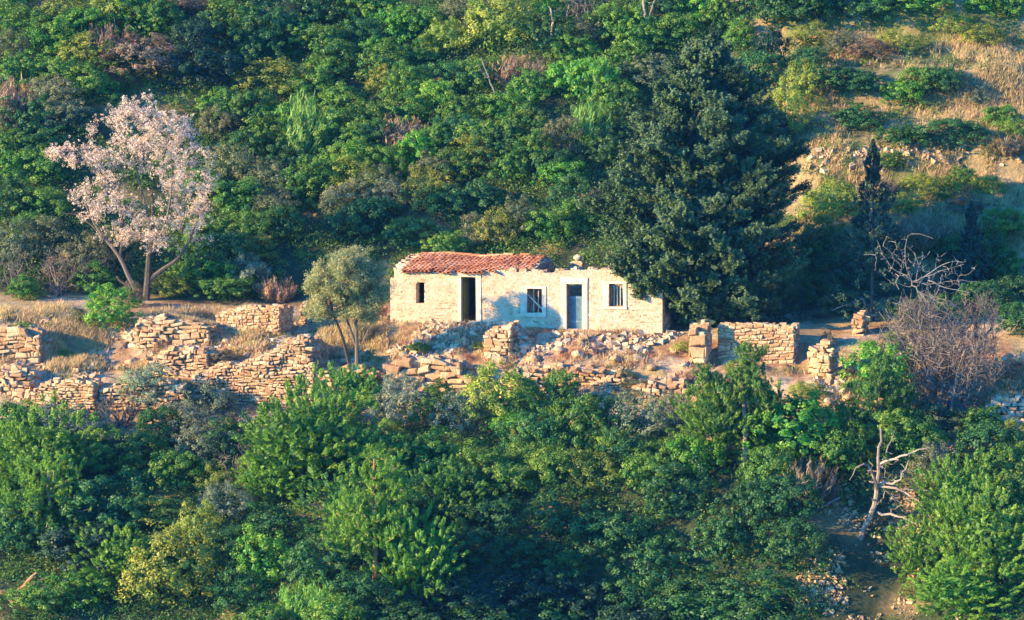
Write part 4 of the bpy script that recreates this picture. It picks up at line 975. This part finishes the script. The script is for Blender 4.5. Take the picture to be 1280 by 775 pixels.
dead('dead_pine', 'tall leafless dead pine with forked pinkish limbs above the lower right gully', 'dead tree', (1074, 676),
     [([(1072, 682), (1082, 655), (1094, 632), (1096, 610)], 10, .12, .09), ([(1096, 612), (1097, 580), (1100, 560), (1101, 536)], 10, .08, .035),
      ([(1096, 614), (1092, 592, -.3), (1082, 580, -.4), (1072, 584, -.5), (1062, 600, -.5)], 10, .07, .015), ([(1100, 580), (1120, 572, -.3), (1140, 566, -.5), (1158, 561, -.6)], 8, .055, .02),
      ([(1100, 604), (1120, 606, -.2), (1130, 592, -.3), (1137, 568, -.2)], 9, .05, .015), ([(1098, 608), (1130, 612, -.4), (1150, 628, -.6), (1164, 648, -.7)], 9, .045, .015),
      ([(1096, 640), (1125, 645, -.5), (1160, 662, -.8)], 8, .05, .015), ([(1108, 566, .2), (1114, 548, .2), (1118, 538, .2)], 6, .03, .01), ([(1104, 610), (1120, 625, .2), (1135, 635, .2)], 6, .03, .01), ([(1130, 610, -.3), (1160, 613, -.4)], 5, .025, .01)],
     [(1115, 600, 45, 38, .7, 80)], M_palebark, 63)
dead('fallen_log', 'grey fallen log slanting across dark ground left of the leafless dead pine', 'log', (1020, 640),
     [([(985, 652), (1018, 638), (1050, 622)], 8, .05, .035)], [(1030, 632, 24, 6, .2, 5)], M_dead, 64)
dead('fallen_branches', 'arching pale dead branches in deep shade at the bottom edge, right of centre', 'branch', (965, 770),
     [([(930, 758), (955, 746), (990, 748), (1030, 766)], 10, .03, .015), ([(950, 748), (970, 760), (988, 776)], 7, .025, .01), ([(932, 766), (960, 762), (985, 776)], 7, .02, .01)], [], M_dead, 65)
dead('dead_stump', 'orange broken dead branch stub at the bottom left corner', 'stump', (12, 752),
     [([(12, 775), (16, 752), (26, 738)], 7, .20, .15), ([(18, 742), (6, 742), (-12, 734)], 7, .13, .07), ([(24, 738), (34, 728), (46, 716)], 7, .12, .05), ([(24, 742), (34, 744), (40, 750)], 6, .05, .02)], [], M_reddead, 66)
dead('fallen_log', 'short pale fallen log half hidden by the pines, left of centre', 'log', (400, 640), [([(388, 630, -1.6), (405, 636, -1.6), (424, 641, -1.6)], 7, .06, .04)], [(405, 634, 12, 4, .2, 3)], M_dead, 67)
dead('fallen_log', 'pale dead poles lying in dark shade near the bottom left corner', 'log', (70, 735), [([(40, 742, -.6), (62, 732, -.6), (92, 722, -.6)], 7, .05, .03), ([(30, 738, -.4), (58, 722, -.4)], 7, .04, .02)], [], M_dead, 68)
dead('forked_branch', 'dry forked dead branch leaning on the rocky bank below the olive', 'branch', (512, 488), [([(516, 500, -.4), (518, 485, -.4), (522, 474, -.4), (526, 464, -.4)], 8, .06, .04), ([(522, 472, -.4), (510, 475, -.5), (498, 474, -.5), (496, 492, -.5)], 9, .04, .02)], [(515, 475, 12, 6, .1, 3)], M_bark, 69)
dead('bare_snag', 'thin pale forked dead snag high on the slope above the red roof', 'dead tree', (618, 118), [([(620, 120, -1), (612, 100, -1), (606, 84, -1), (602, 72, -1)], 8, .035, .02), ([(611, 98, -1), (603, 92, -1), (598, 80, -1)], 7, .035, .015)], [(606, 84, 10, 12, .3, 6)], M_dead, 70)
dead('bare_tree', 'pair of pale bare trunks at the top edge, left of the big cypress', 'dead tree', (810, 40), [([(808, 38, -1), (806, 18, -1), (804, -4, -1)], 7, .08, .05), ([(809, 30, -1), (813, 14, -1), (820, -2, -1)], 7, .06, .04)], [(812, 8, 14, 12, .3, 8)], M_palebark, 71)
dead('bare_tree', 'slim pale trunk under bright leaves at the top edge, above the red roof', 'dead tree', (690, 48), [([(690, 48, -1), (691, 28, -1), (688, 10, -1)], 7, .07, .04)], [(690, 14, 14, 10, .3, 6)], M_palebark, 72)
# large bare grey shrub on the right, and its taller neighbour
def twig_tree(px, py, w_, h_, label, seed, n_main=9, tw=260, fine=900, col=M_palebark):
    p = at(px, py+h_*.42); d = (p[1]+150)/150
    me = twig_mesh('bare_shrub', seed, col, n_main, tw, fine, r_tip=.0065)
    o = link('bare_shrub', me, None, p, 0, (w_/30.5*d/2, w_/30.5*d/2*.8, h_/30.5*d/2)); tag(o, label, 'bare shrub', 'bare leafless shrubs on the right'); return o
twig_tree(1158, 446, 124, 140, 'dense grey-brown leafless shrub, broadest one, right of the golden wall', 81, 12, 380, 1500, M_twiggrey)
twig_tree(1192, 478, 124, 124, 'grey-brown leafless shrub, lower one hanging over the stony ledge', 82, 10, 300, 1200, M_twiggrey)
twig_tree(1222, 425, 64, 110, 'tall narrow leafless grey shrub forking upward against the dark slope', 83, 5, 160, 700, M_twiggrey)
twig_tree(1155, 505, 60, 60, 'low tangled leafless shrub beside the deep green pine, under larger ones', 84, 6, 120, 400, M_twiggrey)
# pines with showing trunks
def show_pine(px, pybase, pytop, wpx, crownfrac, label, seed, col=None, trunkmat=None, lobes=None):
    global b0, yb
    r = np.random.default_rng(seed); b0 = at(px, pybase); yb = b0[1]; t = empty('pine_tree', b0); tag(t, label, 'pine tree', 'pines with showing trunks')
    sk = [(poly([bp_(px, pybase+6), bp_(px+2, (pybase*2+pytop)/3), bp_(px-2, (pybase+pytop*2)/3), bp_(px, pytop+12)], 12), np.linspace(.11, .03, 12))]
    T = []
    for (x, y_, rx, ry, dz, n_) in lobes:
        for _ in range(n_):
            d = sphere_dirs(1, r)[0]*r.random()**.4; T.append(bp_(x+d[0]*rx, y_+d[2]*ry, d[1]*dz))
    mb = MB(); tips = grow(mb, sk, T, r, .010, .1); mb.build('trunk', trunkmat or M_palebark, t)
    cl = Cloud()
    for P, R in tips:
        for k in range(5):
            c_ = P[r.integers(2, len(P))]+r.normal(0, .09, 3); ax = r.normal(0, .5, 3)+np.array((0, 0, .9)); ax /= np.linalg.norm(ax); m_ = 36
            q = r.normal(0, 1, (m_, 3)); q -= ax*(q@ax)[:, None]; q /= np.linalg.norm(q, axis=1)[:, None]; dn = q*.8+ax*.9
            cl.add(leaves(c_+ax*(r.random(m_)*.24)[:, None]+dn*.05, q+np.array((0, 0, .3)), .12, .028, up=dn, r=r), np.clip(r.uniform(.2, .85)+r.normal(0, .12, m_), 0, 1))
    link('crown', cl.mesh('crown', M_needle), t, color=col or C_['p'])
show_pine(930, 592, 428, 90, .5, 'bright pine with a pale bare trunk rising in front of the golden wall', 91, (.12, .24, .035), None,
          [(934, 452, 24, 26, .8, 34), (950, 486, 30, 26, .9, 40), (915, 490, 28, 24, .9, 36), (896, 520, 30, 24, .9, 34), (960, 505, 18, 20, .7, 18), (880, 475, 20, 16, .6, 14)])
show_pine(1100, 560, 448, 80, .5, 'deep green pine with a broken top left of the grey leafless shrubs', 92, (.07, .18, .035), None,
          [(1104, 470, 26, 22, .8, 34), (1092, 494, 32, 20, .9, 36), (1122, 500, 24, 22, .8, 28), (1076, 520, 24, 16, .8, 22), (1112, 522, 26, 14, .7, 18)])
show_pine(468, 742, 560, 90, .5, 'yellow-green pine with reddish trunk showing in the centre-left thicket', 93, C_['p'], M_reddead,
          [(470, 590, 40, 26, 1.0, 44), (455, 640, 52, 24, 1.2, 50), (490, 660, 44, 24, 1.1, 40), (440, 680, 40, 22, 1.0, 34), (505, 610, 28, 20, .9, 20)])
show_pine(62, 700, 560, 90, .5, 'yellow-green pine with pale cones at left edge of the thicket', 94, C_['p'], None,
          [(60, 590, 44, 26, 1.0, 44), (40, 625, 40, 26, 1.1, 40), (85, 640, 34, 26, 1.1, 30), (60, 660, 34, 18, 1.0, 20)])

# ------------------------------------------------------------------ grass, undergrowth
def in_frame_y(x, y): return True
def scatter(n_, xr, yr):
    return rng.uniform(*xr, n_), rng.uniform(*yr, n_)
def grass(name, label, n_, pts, h, m_, col, clump=14, w_=.022):
    P = pts(n_); n_ = len(P); P = np.repeat(P, clump, 0); k = len(P); P[:, :2] += rng.normal(0, .10, (k, 2))
    P[:, 2] = ground(P[:, 0], P[:, 1])
    t = np.c_[rng.normal(.15, .35, k), rng.normal(0, .35, k), np.ones(k)]; hh = h*rng.uniform(.5, 1.3, k)
    C0 = P+t*(hh*.45)[:, None]
    nrm = np.c_[rng.normal(-.3, 1, k), -np.abs(rng.normal(0, 1, k)), rng.normal(0, .2, k)]
    V, F_ = leaves(C0, nrm, hh[:, None][:, 0:1].mean()*1.0, w_, up=t, jitter=.1)
    o = link(name, raw_mesh(name, V, F_, m_, np.repeat(rng.random(n_), clump)[:k]*.6+rng.random(k)*.4), color=col)
    tag(o, label, 'grass', kind='stuff'); return o
def px_pts(regions):
    def f(n_):
        out_ = [at_many(rng.uniform(x0, x1, int(n_*g)), rng.uniform(y0, y1, int(n_*g))) for (x0, x1, y0, y1, g) in regions]
        P = np.concatenate(out_); v = fbm(P[:, 0], P[:, 1], 1.6, 3, 51); return P[v+rng.normal(0, .06, len(P)) > .0]
    return f
grass('dry_grass', 'tall straw-coloured dry grass on the bank, ledges and right-hand terraces', 11000,
      px_pts([(0, 120, 384, 402, .05), (40, 130, 420, 462, .13), (-20, 240, 400, 470, .10), (180, 330, 390, 470, .12), (400, 480, 400, 440, .05), (1000, 1300, 50, 320, .62), (860, 1300, 455, 530, .12), (480, 860, 410, 500, .03)]), .34, M_grass, (.56, .44, .20))
grass('green_grass', 'low green grass tufts among the stones and terraces', 5500,
      px_pts([(0, 480, 395, 520, .35), (860, 1300, 440, 540, .3), (1000, 1300, 60, 320, .35), (700, 860, 470, 510, .05)]), .22, M_grass, (.15, .19, .05))
grass('rusty_grass', 'reddish brown dry weeds on the earth banks and terraces', 2600,
      px_pts([(0, 400, 440, 520, .3), (480, 860, 405, 480, .2), (1000, 1300, 60, 300, .4), (840, 900, 460, 500, .1)]), .20, M_grass, (.30, .15, .08))
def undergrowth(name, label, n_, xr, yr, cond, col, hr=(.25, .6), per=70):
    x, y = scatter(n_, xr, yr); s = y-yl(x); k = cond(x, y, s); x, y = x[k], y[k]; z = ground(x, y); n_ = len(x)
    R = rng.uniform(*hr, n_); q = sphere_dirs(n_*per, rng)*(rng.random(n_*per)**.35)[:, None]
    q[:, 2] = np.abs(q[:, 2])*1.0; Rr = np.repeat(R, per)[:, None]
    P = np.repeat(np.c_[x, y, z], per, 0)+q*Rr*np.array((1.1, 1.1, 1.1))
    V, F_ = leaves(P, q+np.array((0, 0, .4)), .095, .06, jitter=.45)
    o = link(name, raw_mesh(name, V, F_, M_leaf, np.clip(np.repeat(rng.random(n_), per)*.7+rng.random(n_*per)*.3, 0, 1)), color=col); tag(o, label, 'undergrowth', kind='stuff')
undergrowth('undergrowth', 'dense low green scrub carpeting the upper slope', 5200, (-27, 27), (6, 32), lambda x, y, s: (s > 6.0) & ((x < 10) | (rng.random(len(x)) < np.where(s < 12.5, .85, .16))), (.092, .205, .030), (.3, .75), 105)
undergrowth('undergrowth', 'dense low dark scrub under the lower thicket', 5600, (-26, 27), (-37, -7), lambda x, y, s: (s < -8.2-fbm(x, y, 3, 3, 11)*3) & ~((x > 11.2) & (x < 15.4) & (s < -11) & (rng.random(len(x)) < .85)), (.080, .190, .030), (.3, .75), 105)
undergrowth('undergrowth', 'dull brownish scrub patches among the bushes', 900, (-27, 27), (-28, 30), lambda x, y, s: (s > 6.5) | (s < -8.5), (.15, .14, .06), (.25, .6), 60)
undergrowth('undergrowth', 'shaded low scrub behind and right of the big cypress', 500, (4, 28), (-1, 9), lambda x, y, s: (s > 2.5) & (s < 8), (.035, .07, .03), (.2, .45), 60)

# rocks get their labels last
for o, px, py, wpx in rockdefs:
    look = ('large ' if wpx > 16 else 'small ' if wpx < 13 else '')+('pale angular rock' if o.data.name.endswith(('1', '3', '5')) or o.data is rock_meshes[1] else 'weathered rock')
    where = ('on the ground near the left edge' if px < 100 else 'between the two orange retaining walls' if px < 240 else 'on the bank left of the olive tree' if px < 380 else 'around the foot of the olive tree' if px < 480
             else 'in rubble below the left doorway' if px < 610 else 'in rubble below the right doorway' if px < 760 else 'in rubble below the barred right window' if px < 850 else 'below the golden wall' if px < 950 else 'on the ledge right of the bright pine')
    want_label(o, look, where, px, 'rock', 'rocks on the terrace bank')
flush_labels()

# ------------------------------------------------------------------ haze over the valley
if HAZE:
    m, n, out = mat('haze'); v = N(n, 'ShaderNodeVolumePrincipled'); v.inputs['Color'].default_value = (.12, .42, 1.0, 1); v.inputs['Density'].default_value = HAZE_D
    v.inputs['Anisotropy'].default_value = 0.0
    n.links.new(v.outputs[0], out.inputs['Volume'])
    mb = MB(); mb.box((-190, -280, -90), (190, 250, 95)); hz = mb.build('haze', m); tag(hz, 'thin bluish valley haze', None, kind='stuff')
